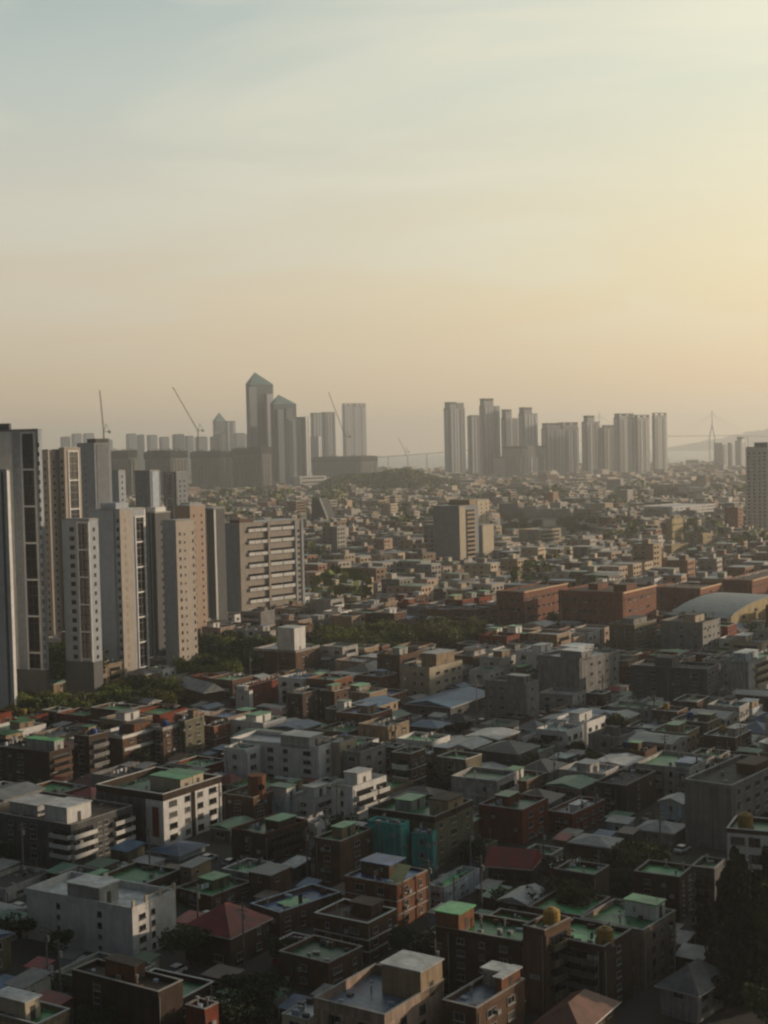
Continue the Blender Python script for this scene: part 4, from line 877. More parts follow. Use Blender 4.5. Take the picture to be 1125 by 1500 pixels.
L('villa_building', 'green-roofed villa cut by the bottom left corner, with a cream rooftop door frame', 'apartment building', -60, 56, 104, 1560, 1500, 3, 'tan', 'green', th=32, rooms=[(.2, .6, .15, .6, 3.0, 'cream', 'light grey')], ref='bottom left corner villa', trim=WHITE)
L('brick_house', 'house with dark green terrace and white roof edge, left of the long dark building', 'house', 410, 482, 532, 1456, 1410, 2, 'brown brick', 'dark green', th=36, ref='dark green terrace house', wstyle=2)
L('brick_house', 'brown house with broad pale eaves and a satellite dish, left of the blue-roofed orange house', 'house', 462, 540, 582, 1412, 1352, 3, 'brown brick', 'brown', th=34, trim=WHITE, band=True, ref='pale-eaved brown house', rooms=[(.2, .6, .5, .9, 2.2)])
L('brick_house', 'brown house with blue roof border and green roof middle', 'house', 368, 410, 500, 1372, 1336, 2, 'brown brick', 'blue', th=44, trim=wm('pale blue'), ref='blue-bordered house', rooms=[(.25, .7, .3, .6, .35, 'olive', 'light green')])
L('brick_house', 'low house with bright green roof, right beyond the red hipped roof', 'house', 258, 310, 368, 1334, 1312, 2, 'brown brick', 'light green', th=38, rooms=[(.4, .8, .4, .8, 2, 'olive')])
L('brick_house', 'dark red house with a shaded green roof, left of the brown house with a pergola', 'house', 340, 388, 452, 1268, 1222, 3, 'dark brown brick', 'dark green', th=38, trim=wm('red brick'), rooms=[(.1, .5, .4, .8, 2.2, 'brown brick', 'green')], balc=[('B', .1, .9, wm('dark brown brick'))], ref='dark red house')
L('brick_house', 'brown house with tall window and pale green roof, left of the left teal house', 'house', 462, 500, 548, 1300, 1232, 4, 'brown brick', 'light green', th=34, rooms=[(.3, .7, .3, .7, 2.4, 'tan')], ref='tall-windowed brown house')

# ---------------------------------------------------------------- houses with pitched roofs
def hip(name, label, cat, c, th, A, B, h, rh, wall, roof, group=None, hipped=True, over=.7, n=1, seed=0, trim=True):
    rnd = random.Random(seed); t = thing(name, label, cat, (c[0], c[1], 0), -th, group)
    mb = MB(); mb.box(-A, 0, -.3, 0, B, h); mb.obj('wall', wm(wall), t)
    x0, x1, y0, y1 = -A - over, over, -over, B + over; mb = MB()
    if A >= B: i = (y1 - y0) / 2 if hipped else 0; r0, r1 = (x0 + i, (y0 + y1) / 2, h + rh), (x1 - i, (y0 + y1) / 2, h + rh)
    else: i = (x1 - x0) / 2 if hipped else 0; r0, r1 = ((x0 + x1) / 2, y0 + i, h + rh), ((x0 + x1) / 2, y1 - i, h + rh)
    a, b, c_, d = (x0, y0, h), (x1, y0, h), (x1, y1, h), (x0, y1, h)
    if A >= B: mb.quad([a, b, r1, r0]); mb.quad([c_, d, r0, r1]); mb.quad([b, c_, r1]); mb.quad([d, a, r0])
    else: mb.quad([b, c_, r1, r0]); mb.quad([d, a, r0, r1]); mb.quad([a, b, r0]); mb.quad([c_, d, r1])
    mb.box(x0, y0, h - .22, x1, y1, h - .004, 1)
    mb.obj('roof', [pm(roof), WHITE if trim else TRIM], t)
    fh = h / n
    for face in 'AB':
        Lf = facelen(face, A, B)
        for k in range(n):
            for s, w in auto_cols(Lf, rnd, .9): put_window(t, face, s * Lf, k * fh + .8, A, B, min(w, Lf * .6), min(1.2, fh * .5), rnd.choice([0, 0, 2, 1]))
    return t
def LH(label, xl, xc, xr, yb, yt, rh, wall, roof, th=32, ref=None, name='tiled_house', **k):
    c, A, B, h = foot(xl, xc, xr, yb, yt, radians(th)); take(c, radians(th), A, B); MARKS.append((xl, xr, yb, yt, c[1] + 1))
    if ref: REFS.append((ref, xc, (yb + yt) / 2))
    return hip(name, label, 'house', c, radians(th), A, B, h, rh, wall, roof, seed=int(xc), **k)
LH('two-storey house with a red hipped roof and pale arched porch, lower left', 272, 338, 393, 1420, 1372, 3.4, 'dark brown brick', 'red', ref='red hipped house', n=2)
LH('long low house under two red sheet roofs, right of the low green-roofed white house', 716, 776, 790, 1300, 1272, 2.6, 'dark brown brick', 'red', ref='red sheet roof house', th=20, hipped=False)
LH('house with a large grey sheet roof, patched with rust, lower right corner', 968, 1022, 1064, 1500, 1456, 2.8, 'grey', 'grey', ref='rusty sheet roof house', n=2, th=40)
LH('low house with orange tiled roof cut by the bottom right edge', 790, 850, 900, 1560, 1512, 2.4, 'brown brick', 'orange', hipped=True, n=2)
LH('house with a pale gabled roof edge, above the narrow brown villas', 262, 300, 326, 1036, 1014, 2.6, 'brown brick', 'light grey', hipped=False, th=55)
LH('low house with white sheet roof, left of the large plain grey block trees', 935, 985, 1002, 1238, 1220, 1.4, 'light grey', 'white', hipped=True, ref='white sheet roof house')
LH('brown house with flat pale sheet roof, left of the dark trees, centre right', 838, 890, 908, 1262, 1240, .9, 'brown brick', 'light grey', hipped=True)
LH('low workshop with a blue sheet roof, beside the sunlit cream villa', 596, 660, 720, 1052, 1036, 1.6, 'dark grey', 'blue', hipped=False, name='workshop', ref='blue-roofed workshop')
LH('dark house with a bright blue tarpaulin roof, below the blue-roofed workshop', 600, 640, 660, 1080, 1066, 1.2, 'dark grey', 'blue', name='house')
LH('house with light blue roof right below the green-roofed white block', 222, 262, 300, 1262, 1252, .9, 'pale blue', 'blue', ref='light blue roof shed', hipped=True)

# ---------------------------------------------------------------- trees
def keep(xl, xr, yb0, yb1, yt, dyR=0, mark=True):     # ground kept free of houses for a belt of trees
    k = [gp(xl, yb0), gp(xr, yb0 + dyR), gp(xr, yb1 + dyR), gp(xl, yb1)]; cx = sum(p[0] for p in k) / 4; cy = sum(p[1] for p in k) / 4
    KEEP.append((k, cx, cy, max(abs(p[0] - cx) + abs(p[1] - cy) for p in k)))
    if mark: MARKS.append((xl, xr, yb1 + min(0, dyR), yt, min(p[1] for p in k)))
KEEP = []
LEAF = []
for i, col in enumerate([(.05, .07, .024), (.14, .165, .045), (.026, .04, .018), (.12, .12, .034)]):
    m, t_, b_ = new_mat('leaf_' + 'abcd'[i]); n_ = t_.nodes; g = n_.new('ShaderNodeNewGeometry')
    oi = n_.new('ShaderNodeObjectInfo'); ad = n_.new('ShaderNodeMath'); ad.operation = 'ADD'; t_.links.new(g.outputs['Random Per Island'], ad.inputs[0]); t_.links.new(oi.outputs['Random'], ad.inputs[1])
    mr = n_.new('ShaderNodeMapRange'); mr.inputs[1].default_value = 0; mr.inputs[2].default_value = 2; mr.inputs[3].default_value = .55; mr.inputs[4].default_value = 1.7; t_.links.new(ad.outputs[0], mr.inputs[0])
    s_ = n_.new('ShaderNodeVectorMath'); s_.operation = 'SCALE'; s_.inputs[0].default_value = col; t_.links.new(mr.outputs[0], s_.inputs['Scale']); t_.links.new(s_.outputs[0], b_.inputs['Base Color'])
    b_.inputs['Roughness'].default_value = .8; b_.inputs['Specular IOR Level'].default_value = .2; LEAF.append(m)
BARK = plain_mat('bark', (.06, .045, .035), .9)
def crown_mesh(kind, seed, mat):
    rnd = random.Random(seed); mb = MB()
    if kind == 'round': lobes = [(rnd.uniform(-.45, .45), rnd.uniform(-.45, .45), rnd.uniform(.45, .88), rnd.uniform(.18, .34)) for _ in range(11)] + [(0, 0, .62, .38)]
    else: lobes = [(rnd.uniform(-.05, .05), rnd.uniform(-.05, .05), .22 + .07 * k, .30 * (1 - k / 11.5)) for k in range(11)]
    for lx, ly, lz, lr in lobes:
        for _ in range(int(90 + 420 * lr)):
            u = rnd.uniform(-1, 1); a = rnd.uniform(0, 2 * pi); q = lr * (rnd.uniform(.55, 1.08)); s = sqrt(1 - u * u)
            p = mathutils.Vector((lx + q * s * cos(a), ly + q * s * sin(a), lz + q * u * .8))
            n = mathutils.Vector((rnd.gauss(0, 1), rnd.gauss(0, 1), rnd.gauss(0, 1) + .6)).normalized(); e = n.orthogonal().normalized(); f = n.cross(e); w = rnd.uniform(.025, .06)
            mb.quad([p + e * w, p + f * w * .7, p - e * w, p - f * w * .7])
    return mb.mesh('crown', [mat])
def trunk_mesh(kind):
    mb = MB(); mb.bar((0, 0, -.02), (0, 0, .45), .035, n=7, r2=.022)
    if kind == 'round':
        for k in range(5): a = k * 1.3; mb.bar((0, 0, .28 + .04 * k), (.3 * cos(a), .3 * sin(a), .62 + .03 * k), .018, n=5, r2=.008)
    else: mb.bar((0, 0, .45), (0, 0, .95), .02, n=6, r2=.006)
    return mb.mesh('trunk', [BARK])
TR = {}
for kind in ('round', 'tall'):
    for mi in range(4):
        for sd in range(2): TR[(kind, mi, sd)] = crown_mesh(kind, sd * 7 + mi, LEAF[mi])
TRK = {k: trunk_mesh(k) for k in ('round', 'tall')}
TREES = []
def tree(x, y, hgt, kind, mi, group, spread=1.0):
    i = len(TREES); t = thing({'round': 'broadleaf_tree', 'tall': 'conical_tree'}[kind], None, 'tree', (x, y, 0), random.uniform(0, 6), group)
    s = (hgt * spread, hgt * spread, hgt)
    link('crown', TR[(kind, mi, i % 2)], t, scale=s); link('trunk', TRK[kind], t, scale=s); TREES.append((t, kind, mi, hgt)); return t
def try_tree(px, py, hgt, kind, mi, group, force=False, spread=1.0, r=2.0):
    x, y = gp(px, py)
    if not force:
        if not free((x + r / 2, y - r / 2), 0, r, r, .2): return
        if hides((x + r, y - r), 0, 2 * r, 2 * r, hgt, 8): return
    return tree(x, y, hgt, kind, mi, group, spread)
rnd = random.Random(21); random.seed(5)
def belt(poly, n, h0, h1, kinds, mis, group, force=False, spread=1.0):
    k = 0; tries = 0; done = []
    while k < n and tries < n * 30:
        tries += 1; x = rnd.uniform(poly[0], poly[1]); f = (x - poly[0]) / (poly[1] - poly[0]); y = rnd.uniform(poly[2] + f * (poly[4] if len(poly) > 4 else 0), poly[3] + f * (poly[4] if len(poly) > 4 else 0))
        P = gp(x, y)
        if any((P[0] - q[0]) ** 2 + (P[1] - q[1]) ** 2 < 16 for q in done): continue
        if try_tree(x, y, rnd.uniform(h0, h1), rnd.choice(kinds), rnd.choice(mis), group, force, spread): k += 1; done.append(P)
belt((466, 702, 948, 968, -14), 56, 7.5, 10.5, ['round'], [1, 3, 1], 'pale green street trees in the middle')
belt((270, 402, 955, 1008), 34, 6, 10, ['round'], [0, 2, 1], 'dark trees beside the towers')
belt((0, 262, 1040, 1080, -28), 44, 5, 8, ['round'], [0, 1, 3], 'trees at the foot of the towers')
belt((84, 102, 1000, 1020), 4, 12, 17, ['round'], [1, 0], 'trees at the foot of the towers')
belt((736, 868, 764, 792), 42, 7, 10, ['round'], [0, 2], 'far trees right of the beige block')
belt((958, 1005, 722, 738), 18, 10, 16, ['round'], [0, 2], 'trees on the far knoll')
belt((1062, 1135, 1395, 1470), 15, 13, 19, ['tall'], [2, 2, 0], 'tall dark conifers at lower right', True, .72)
belt((968, 1058, 1262, 1292), 11, 9, 13, ['round'], [2, 0], 'dark trees before the large grey block')
belt((885, 950, 1270, 1330), 8, 6, 10, ['round'], [2, 0], 'dark garden trees, right of centre')
belt((735, 800, 1240, 1262), 6, 6, 9, ['round'], [2, 0], 'dark garden trees behind the red sheet roof')
belt((760, 900, 1300, 1370), 12, 5, 9, ['round'], [2, 0], 'dark garden trees, right of centre')
belt((375, 440, 1385, 1440), 7, 5, 8, ['round'], [2, 2], 'garden trees near the red hipped house')
belt((330, 400, 1470, 1530), 5, 4, 6.5, ['round'], [2, 2], 'garden trees near the red hipped house')
belt((995, 1065, 930, 950), 8, 7, 10, ['round'], [1, 0], 'trees before the gym')
belt((1075, 1130, 930, 945), 6, 6, 8, ['round'], [1, 0], 'trees before the gym')
keep(466, 702, 938, 968, 905, -14); keep(270, 402, 955, 1000, 920); keep(0, 262, 1036, 1072, 1000, -28); keep(736, 868, 760, 790, 742); keep(958, 1005, 715, 735, 700)
keep(1062, 1135, 1395, 1470, 1300, mark=False); keep(975, 1055, 1262, 1290, 1210, mark=False); keep(886, 945, 1275, 1320, 1250, mark=False); keep(740, 795, 1242, 1260, 1215, mark=False)
RECTS += KEEP
# wooded hill: too dense to count
mb = MB(); rh = random.Random(9); hc = at(566, 700, 2560)
for _ in range(6500):
    u = rh.uniform(-1, 1); v = rh.uniform(-1, 1); q = u * u + v * v
    if q > 1: continue
    z = 38 * (1 - abs(u) ** 2.4) * (1 - v * v) ** .6 * (1 + .12 * sin(u * 7)); P = mathutils.Vector((u * 142, v * 190, z * .86 + rh.uniform(-1, 7)))
    for __ in range(5):
        p = P + mathutils.Vector((rh.uniform(-4, 4), rh.uniform(-4, 4), rh.uniform(-2, 3))); n = mathutils.Vector((rh.gauss(0, 1), rh.gauss(0, 1), rh.gauss(0, 1) + 1)).normalized(); e = n.orthogonal().normalized() * rh.uniform(1.2, 2.6); f = n.cross(e)
        mb.quad([p + e, p + f, p - e, p - f])
tag(mb.obj('wooded_hill', LEAF[1], None, (hc[0], 2560, 0)), 'low wooded hill in front of the bay', kind='stuff')
mb = MB(); N_ = 24
for i in range(N_):
    for j in range(N_):
        def Z(a, b): u, v = a / N_ * 2 - 1, b / N_ * 2 - 1; q = max(0, (1 - abs(u) ** 2.4)) * max(0, 1 - v * v) ** .6; return (u * 142, v * 190, 31 * q - .5)
        mb.quad([Z(i, j), Z(i + 1, j), Z(i + 1, j + 1), Z(i, j + 1)])
tag(mb.obj('hill', FOREST, None, (hc[0], 2560, 0), smooth=True), kind='structure')
MARKS.append((500, 640, 716, 686, 2300))

# ---------------------------------------------------------------- the houses in between
TH = radians(33); ex = (cos(TH), -sin(TH)); ey = (sin(TH), cos(TH)); FILL = []
NW = ['no', 'single', 'two', 'three', 'four', 'five', 'six']
rnd = random.Random(101)
def zone(px, py):
    if py < 900: return 'far'
    if py < 1010: return 'mid'
    if px >= 600 and py < 1270: return 'east'
    if py > 1260: return 'south'
    return 'west'
ST = {  # kind weights (flat, hip, sheet), storeys, walls, roofs
 'west': ((.74, .1, .16), [2, 2, 3, 3, 4], ['brown brick', 'dark brown brick', 'red brick', 'tan', 'grey', 'olive', 'orange brick', 'white'], ['green', 'green', 'dark green', 'grey', 'blue', 'light green', 'dark']),
 'east': ((.60, .09, .31), [1, 1, 2, 2, 2, 3], ['grey', 'light grey', 'brown brick', 'dark grey', 'dark brown brick', 'pale blue', 'tan', 'olive', 'white'], ['grey', 'green', 'green', 'blue-grey', 'dark', 'light grey', 'teal', 'dark green', 'dark green', 'light green']),
 'south': ((.78, .1, .12), [2, 2, 3, 3], ['dark brown brick', 'brown brick', 'red brick', 'grey', 'olive', 'dark brown brick'], ['green', 'green', 'green', 'dark green', 'blue', 'light green']),
 'mid': ((.7, .12, .18), [2, 3, 3, 4], ['tan', 'cream', 'brown brick', 'grey', 'light grey', 'pinkish beige', 'red brick', 'orange brick', 'white'], ['green', 'grey', 'light grey', 'brown', 'dark', 'blue-grey', 'light green']),
 'far': ((.85, .05, .1), [2, 3, 3, 4, 5], ['tan', 'cream', 'brown brick', 'grey', 'light grey', 'pinkish beige', 'tan', 'orange brick', 'white'], ['green', 'grey', 'light grey', 'brown', 'dark', 'grey'])}
def fill_at(cx, cy, A, B, th, budget):
    c = (cx, cy); px, py = proj((cx, cy, 0))
    if not (-30 < px < 1160): return
    if not free(c, th, A, B, .35): return
    z = ST[zone(px, py)]; n = rnd.choice(z[1]); kind = rnd.choices(['flat', 'hip', 'sheet'], z[0])[0]
    if kind != 'flat': n = min(n, 2)
    fh = rnd.uniform(2.7, 3.0); hh = lambda: n * fh + (.9 if kind == 'flat' else .4)
    while n > 0 and hides(c, th, A, B, hh() + (.8 if kind != 'flat' else .2), 8, .2): n -= 1
    if n == 0: return
    # parking the house on the map; full object built here
    take(c, th, A, B); wall = rnd.choice(z[2]); h = hh(); R_ = random.Random(int(cx * 13 + cy * 7))
    if kind == 'flat':
        roof = rnd.choice(z[3]); rooms = []
        if rnd.random() < .62: a0 = rnd.choice([.05, .3, .55]); rooms.append((a0, a0 + rnd.uniform(.28, .4), rnd.uniform(.1, .4), rnd.uniform(.55, .85), rnd.uniform(2.3, 2.7), rnd.choice([wall, wall, 'white', 'tan', 'light grey'])))
        balc = [(rnd.choice('AB'), .12, .88, rnd.choice([WHITE, wm(wall), wm('light grey')]))] if n > 1 and rnd.random() < .35 else []
        tk = None
        if cy < 520 and rnd.random() < .22 and n > 1: tk = (rnd.choice(['yellow', 'blue', 'blue']), .75, .7, 0, 1.0)
        if hides(c, th, A, B, h + 2.4, 8, .2): rooms = []; tk = None
        t = flat('brick_house' if 'brick' in wall else 'house', 'x', 'house', c, th, A, B, h, n, wall, roof, 'city houses', rooms=rooms, balc=balc, band=rnd.random() < .35 and n > 1, tank=tk,
                 trim=rnd.choice([TRIM, WHITE, WHITE, wm(wall)]), wstyle=rnd.choice([0, 0, 1]), extra=cy < 520, seed=int(cx * 7 + cy))
        if tk: TANKS[-1] = TANKS[-1][:4] + (t,) + TANKS[-1][5:]
        desc = '%s %s with %s roof' % (wall, 'house', roof); feat = (n, bool(rooms), bool(balc))
    else:
        roof = rnd.choice({'hip': ['red', 'grey', 'dark', 'brown', 'blue', 'red', 'orange'], 'sheet': ['light grey', 'white', 'blue', 'grey', 'green', 'light grey']}[kind])
        t = hip('tiled_house' if kind == 'hip' else 'sheet_roofed_house', 'x', 'house', c, th, A, B, h - .4, rnd.uniform(1.6, 2.4) if kind == 'hip' else rnd.uniform(.6, 1.1), wall, roof, 'city houses', hipped=kind == 'hip', over=.5, n=n, seed=int(cx * 7 + cy), trim=rnd.random() < .6)
        desc = '%s house with %s %s roof' % (wall, roof, 'hipped' if kind == 'hip' else 'sheet'); feat = (n, False, False)
    FILL.append([t, desc, feat, proj((cx - ex[0] * A / 2 + ey[0] * B / 2, cy - ex[1] * A / 2 + ey[1] * B / 2, h))])
# lots on a slightly bent street grid; every third row is a lane
cells = []
for i in range(-75, 75):
    for j in range(-10, 110):
        s = i * 12.7 + (i // 5) * 3.5; t_ = j * 12.3 + (j // 2) * 2.0
        x = ex[0] * s + ey[0] * t_; y = ex[1] * s + ey[1] * t_ + 150
        if 196 < y < 830 and abs(x) < .285 * y + 12: cells.append((y, x, i, j))
cells.sort()
for y, x, i, j in cells:
    if len(FILL) >= 470: break
    A = rnd.uniform(9.2, 12.4); B = rnd.uniform(9, 12.0)
    if zone(*proj((x, y, 0))) == 'east': A = rnd.uniform(7.2, 11.5); B = rnd.uniform(7, 11.5)
    if rnd.random() < .05: continue
    n0 = len(FILL); fill_at(x + rnd.uniform(-.6, .6), y + rnd.uniform(-.6, .6), A, B, TH + rnd.uniform(-.04, .04), 0)
    if len(FILL) == n0:
        for _ in range(3):
            A2 = rnd.uniform(4.5, 8); B2 = rnd.uniform(4.5, 8)
            fill_at(x + rnd.uniform(-4, 3), y + rnd.uniform(-3, 4), A2, B2, TH, 0)
            if len(FILL) > n0: break
YMAX = y
SHED = []
for _ in range(9000):                        # lean-tos, sheds and small annexes squeezed into the gaps
    if len(SHED) >= 230: break
    y = 196 + 420 * rnd.random() ** 1.2; x = rnd.uniform(-.28, .28) * y; A, B = rnd.uniform(2.6, 5.5), rnd.uniform(2.6, 6); px, py = proj((x, y, 0))
    if not (-20 < px < 1150) or not free((x, y), TH, A, B, .15): continue
    h = rnd.choice([2.4, 2.6, 3.0, 4.8]); 
    if hides((x, y), TH, A, B, h, 4): 
        h = 2.4
        if hides((x, y), TH, A, B, h, 6): continue
    take((x, y), TH, A, B); wall = rnd.choice(['grey', 'brown brick', 'dark brown brick', 'light grey', 'dark grey', 'tan', 'olive', 'pale blue']); roof = rnd.choice(['light grey', 'blue', 'grey', 'green', 'white', 'grey', 'dark', 'red', 'brown', 'green'])
    t = thing('shed', None, 'shed', (x, y, 0), -TH, 'small sheds and lean-tos between the houses')
    mb = MB(); mb.box(-A, 0, -.1, 0, B, h); mb.obj('wall', wm(wall), t); s = rnd.uniform(.1, .7)
    mb = MB(); e = .3; top = [(-A - e, -e, h + .02), (e, -e, h + .02), (e, B + e, h + s), (-A - e, B + e, h + s)]; up = [(a, b, c_ + .1) for a, b, c_ in top]
    mb.quad(up); mb.quad(top[::-1])
    for i in range(4): mb.quad([top[i], top[(i + 1) % 4], up[(i + 1) % 4], up[i]])
    mb.obj('roof', pm(roof), t); mb = MB(); mb.box(-.001, B * .4, 0, .06, B * .4 + .9, 2); mb.obj('door', FD, t)
    if h > 2.7: put_window(t, 'B', B * .3, h - 1.5, A, B, .9, .8, 0); put_window(t, 'A', A * .5, h - 1.5, A, B, .9, .8, 0)
    SHED.append((t, '%s shed, %s sheet roof' % (wall, roof), proj((x, y, h))))
k = 0
for _ in range(4000):                        # garden trees and shrubs
    if k >= 120: break
    y = 196 + 500 * rnd.random() ** 1.2; x = rnd.uniform(-.28, .28) * y; px, py = proj((x, y, 0)); hg = rnd.uniform(3.2, 6.5)
    if -20 < px < 1150 and free((x + .6, y - .6), 0, 1.2, 1.2, 0) and not hides((x + 1.5, y - 1.5), 0, 3, 3, hg, 8):
        tree(x, y, hg, 'round', rnd.choice([0, 2, 2, 2]), 'garden trees between the houses'); take((x + 1, y - 1), 0, 2, 2); k += 1
print('fill', len(FILL), 'to depth', YMAX)

# ---------------------------------------------------------------- the city beyond: thousands of houses
def mass_mat():
    m, t, b = new_mat('mixed_city_walls'); g = t.nodes.new('ShaderNodeNewGeometry')
    cols = [(.38, .29, .20), (.46, .38, .28), (.30, .28, .26), (.40, .37, .33), (.22, .15, .10), (.42, .31, .24), (.52, .49, .44), (.26, .14, .09), (.16, .16, .15), (.36, .30, .22), (.42, .38, .32), (.28, .27, .26)]
    l_ = [(i / len(cols), c) for i, c in enumerate(cols)]
    t.links.new(ramp2(t, g.outputs['Random Per Island'], l_, 'CONSTANT'), b.inputs['Base Color']); b.inputs['Roughness'].default_value = .85; return m
def massroof_mat():
    m, t, b = new_mat('mixed_city_roofs'); g = t.nodes.new('ShaderNodeNewGeometry')
    cols = [(.08, .15, .09), (.26, .26, .25), (.30, .30, .29), (.10, .10, .10), (.20, .15, .12), (.32, .31, .29), (.14, .22, .15), (.24, .27, .30), (.40, .39, .37), (.20, .11, .08), (.22, .21, .19), (.30, .27, .24)]
    l_ = [(i / len(cols), c) for i, c in enumerate(cols)]
    t.links.new(ramp2(t, g.outputs['Random Per Island'], l_, 'CONSTANT'), b.inputs['Base Color']); b.inputs['Roughness'].default_value = .5; return m
MW, MR = mass_mat(), massroof_mat(); rnd = random.Random(77)
def mass(y0, y1, pitch, fl, name, label, det):
    mb = MB(); cnt = 0
    n = int(1500 / pitch) + 40
    for i in range(-int(4200 / pitch), int(4200 / pitch)):
        for j in range(-int(2600 / pitch), int(4600 / pitch)):
            s = i * pitch; t_ = j * (pitch * .95) + (j // 2) * pitch * .22; x = ex[0] * s + ey[0] * t_; y = ex[1] * s + ey[1] * t_
            if not (y0 <= y < y1) or abs(x) > .29 * y + 20: continue
            px, py = proj((x, y, 0))
            k = 1 + (.5 if rnd.random() < .12 else 0)
            A = pitch * rnd.uniform(.55, .86) * k; B = pitch * rnd.uniform(.55, .86); x += rnd.uniform(-2, 2); y += rnd.uniform(-2, 2)
            if rnd.random() < .05 or i % 13 == 0 or j % 16 == 0 or not free((x, y), TH, A, B, .5): continue
            nn = rnd.choice(fl); 
            if rnd.random() < .03: nn += rnd.choice([2, 3, 4])
            while nn > 1 and hides((x, y), TH, A, B, nn * 3.0 + 1, 3): nn -= 1
            if nn <= 1 and hides((x, y), TH, A, B, 4, 3): continue
            h = nn * 3.0 + .5; th = -TH + rnd.uniform(-.12, .12) + (rnd.choice([0, .5, -.4]) if rnd.random() < .1 else 0); T = (x, y, 0, th); cnt += 1
            mb.boxM(T, -A, 0, -.3, 0, B, h, 0)
            mb.boxM(T, -A - .2, -.2, h, .2, B + .2, h + .25, 1)
            if rnd.random() < .55:
                a = rnd.uniform(.1, .6) * A; b = rnd.uniform(.1, .5) * B; mb.boxM(T, -a - A * .3, b, h + .25, -a, b + B * .35, h + 2.6, 0); mb.boxM(T, -a - A * .3 - .2, b - .2, h + 2.6, -a + .2, b + B * .35 + .2, h + 2.8, 1)
            if det:
                for f in range(nn):
                    z = f * 3 + .9
                    for q in range(int(B / 3.5)): mb.boxM(T, 0, 1 + q * 3.5, z, .08, 2.8 + q * 3.5, z + 1.3, 2)
                    for q in range(int(A / 4.5)): mb.boxM(T, -A + 1.2 + q * 4.5, -.08, z, -A + 2.8 + q * 4.5, 0, z + 1.3, 2)
            elif rnd.random() < .6:
                for f in range(nn): z = f * 3 + .9; mb.boxM(T, 0, .8, z, .1, B - .8, z + 1.3, 2); mb.boxM(T, -A + 1, -.1, z, -1, 0, z + 1.3, 2)
    tag(mb.obj(name, [MW, MR, GLASS]), label, kind='stuff'); print(name, cnt, len(mb.f))
mass(YMAX, 1500, 15.5, [2, 3, 3, 4, 5], 'distant_houses', 'dense mass of distant low houses and small flats', True)
mass(1500, 2450, 21, [2, 3, 3, 4, 5], 'distant_city', 'mass of very distant city buildings below the high-rises', False)
mass(2450, 4500, 42, [2, 3, 3, 5], 'farthest_city', 'farthest hazy city blocks near the sea', False)
# clumps of greenery among the far houses, uncountable
mb = MB(); rnd = random.Random(31)
for _ in range(150):
    y = rnd.uniform(YMAX, 2500); x = rnd.uniform(-.3, .3) * y; r = rnd.uniform(4, 9) * (1 + y / 2500)
    if not free((x + r, y - r), 0, 2 * r, 2 * r, 0) or hides((x + r, y - r), 0, 2 * r, 2 * r, r * 1.6, 4): continue
    for __ in range(70):
        u = rnd.uniform(-1, 1); a = rnd.uniform(0, 2 * pi); s = sqrt(1 - u * u); p = mathutils.Vector((x + r * 1.3 * s * cos(a), y + r * 1.3 * s * sin(a), r * .9 + r * .8 * u)); n = mathutils.Vector((rnd.gauss(0, 1), rnd.gauss(0, 1), rnd.gauss(0, 1) + .6)).normalized(); e = n.orthogonal().normalized() * r * rnd.uniform(.15, .33); f = n.cross(e)
        mb.quad([p + e, p + f, p - e, p - f])
tag(mb.obj('distant_greenery', LEAF[1]), 'patches of distant trees scattered among the houses', kind='stuff')

# ---------------------------------------------------------------- water tanks standing on the roofs
TANKM = {'yellow': wall_mat('tank_yellow', (.40, .25, .055), .6, .35, .5), 'blue': wall_mat('tank_blue', (.03, .07, .28), .5, .2, .3)}
def tank_mesh(col):
    mb = MB(); r = .95; n = 14
    prof = [(0, .98), (.15, 1.0), (.2, .96), (.55, .97), (.6, 1.02), (.65, .97), (1.0, .96), (1.05, 1.01), (1.1, .96), (1.45, .93), (1.6, .75), (1.7, .35), (1.82, .32), (1.82, 0)]
    for (z0, q0), (z1, q1) in zip(prof, prof[1:]):
        for k in range(n):
            a, b = 2 * pi * k / n, 2 * pi * (k + 1) / n
            mb.quad([(r * q0 * cos(a), r * q0 * sin(a), z0), (r * q0 * cos(b), r * q0 * sin(b), z0), (r * q1 * cos(b), r * q1 * sin(b), z1), (r * q1 * cos(a), r * q1 * sin(a), z1)])
    return mb.mesh('tank_body', [TANKM[col]], True)
TM = {k: tank_mesh(k) for k in TANKM}
_mb = MB()
for k in range(3): _mb.box(-.9, -.75 + k * .6, 0, .9, -.6 + k * .6, .25)
STAND = _mb.mesh('tank_stand', [TRIM]); TANKOBJ = []
for (x, y, z, col, lab, sc) in TANKS:
    t = thing('water_tank', None, 'water tank', (x, y, z), random.uniform(0, 1), 'rooftop water tanks')
    link('tank_stand', STAND, t, scale=(sc, sc, sc)); link('tank_body', TM[col], t, (0, 0, .25 * sc), scale=(sc, sc, sc)); TANKOBJ.append((t, col, proj((x, y, z + 1))))

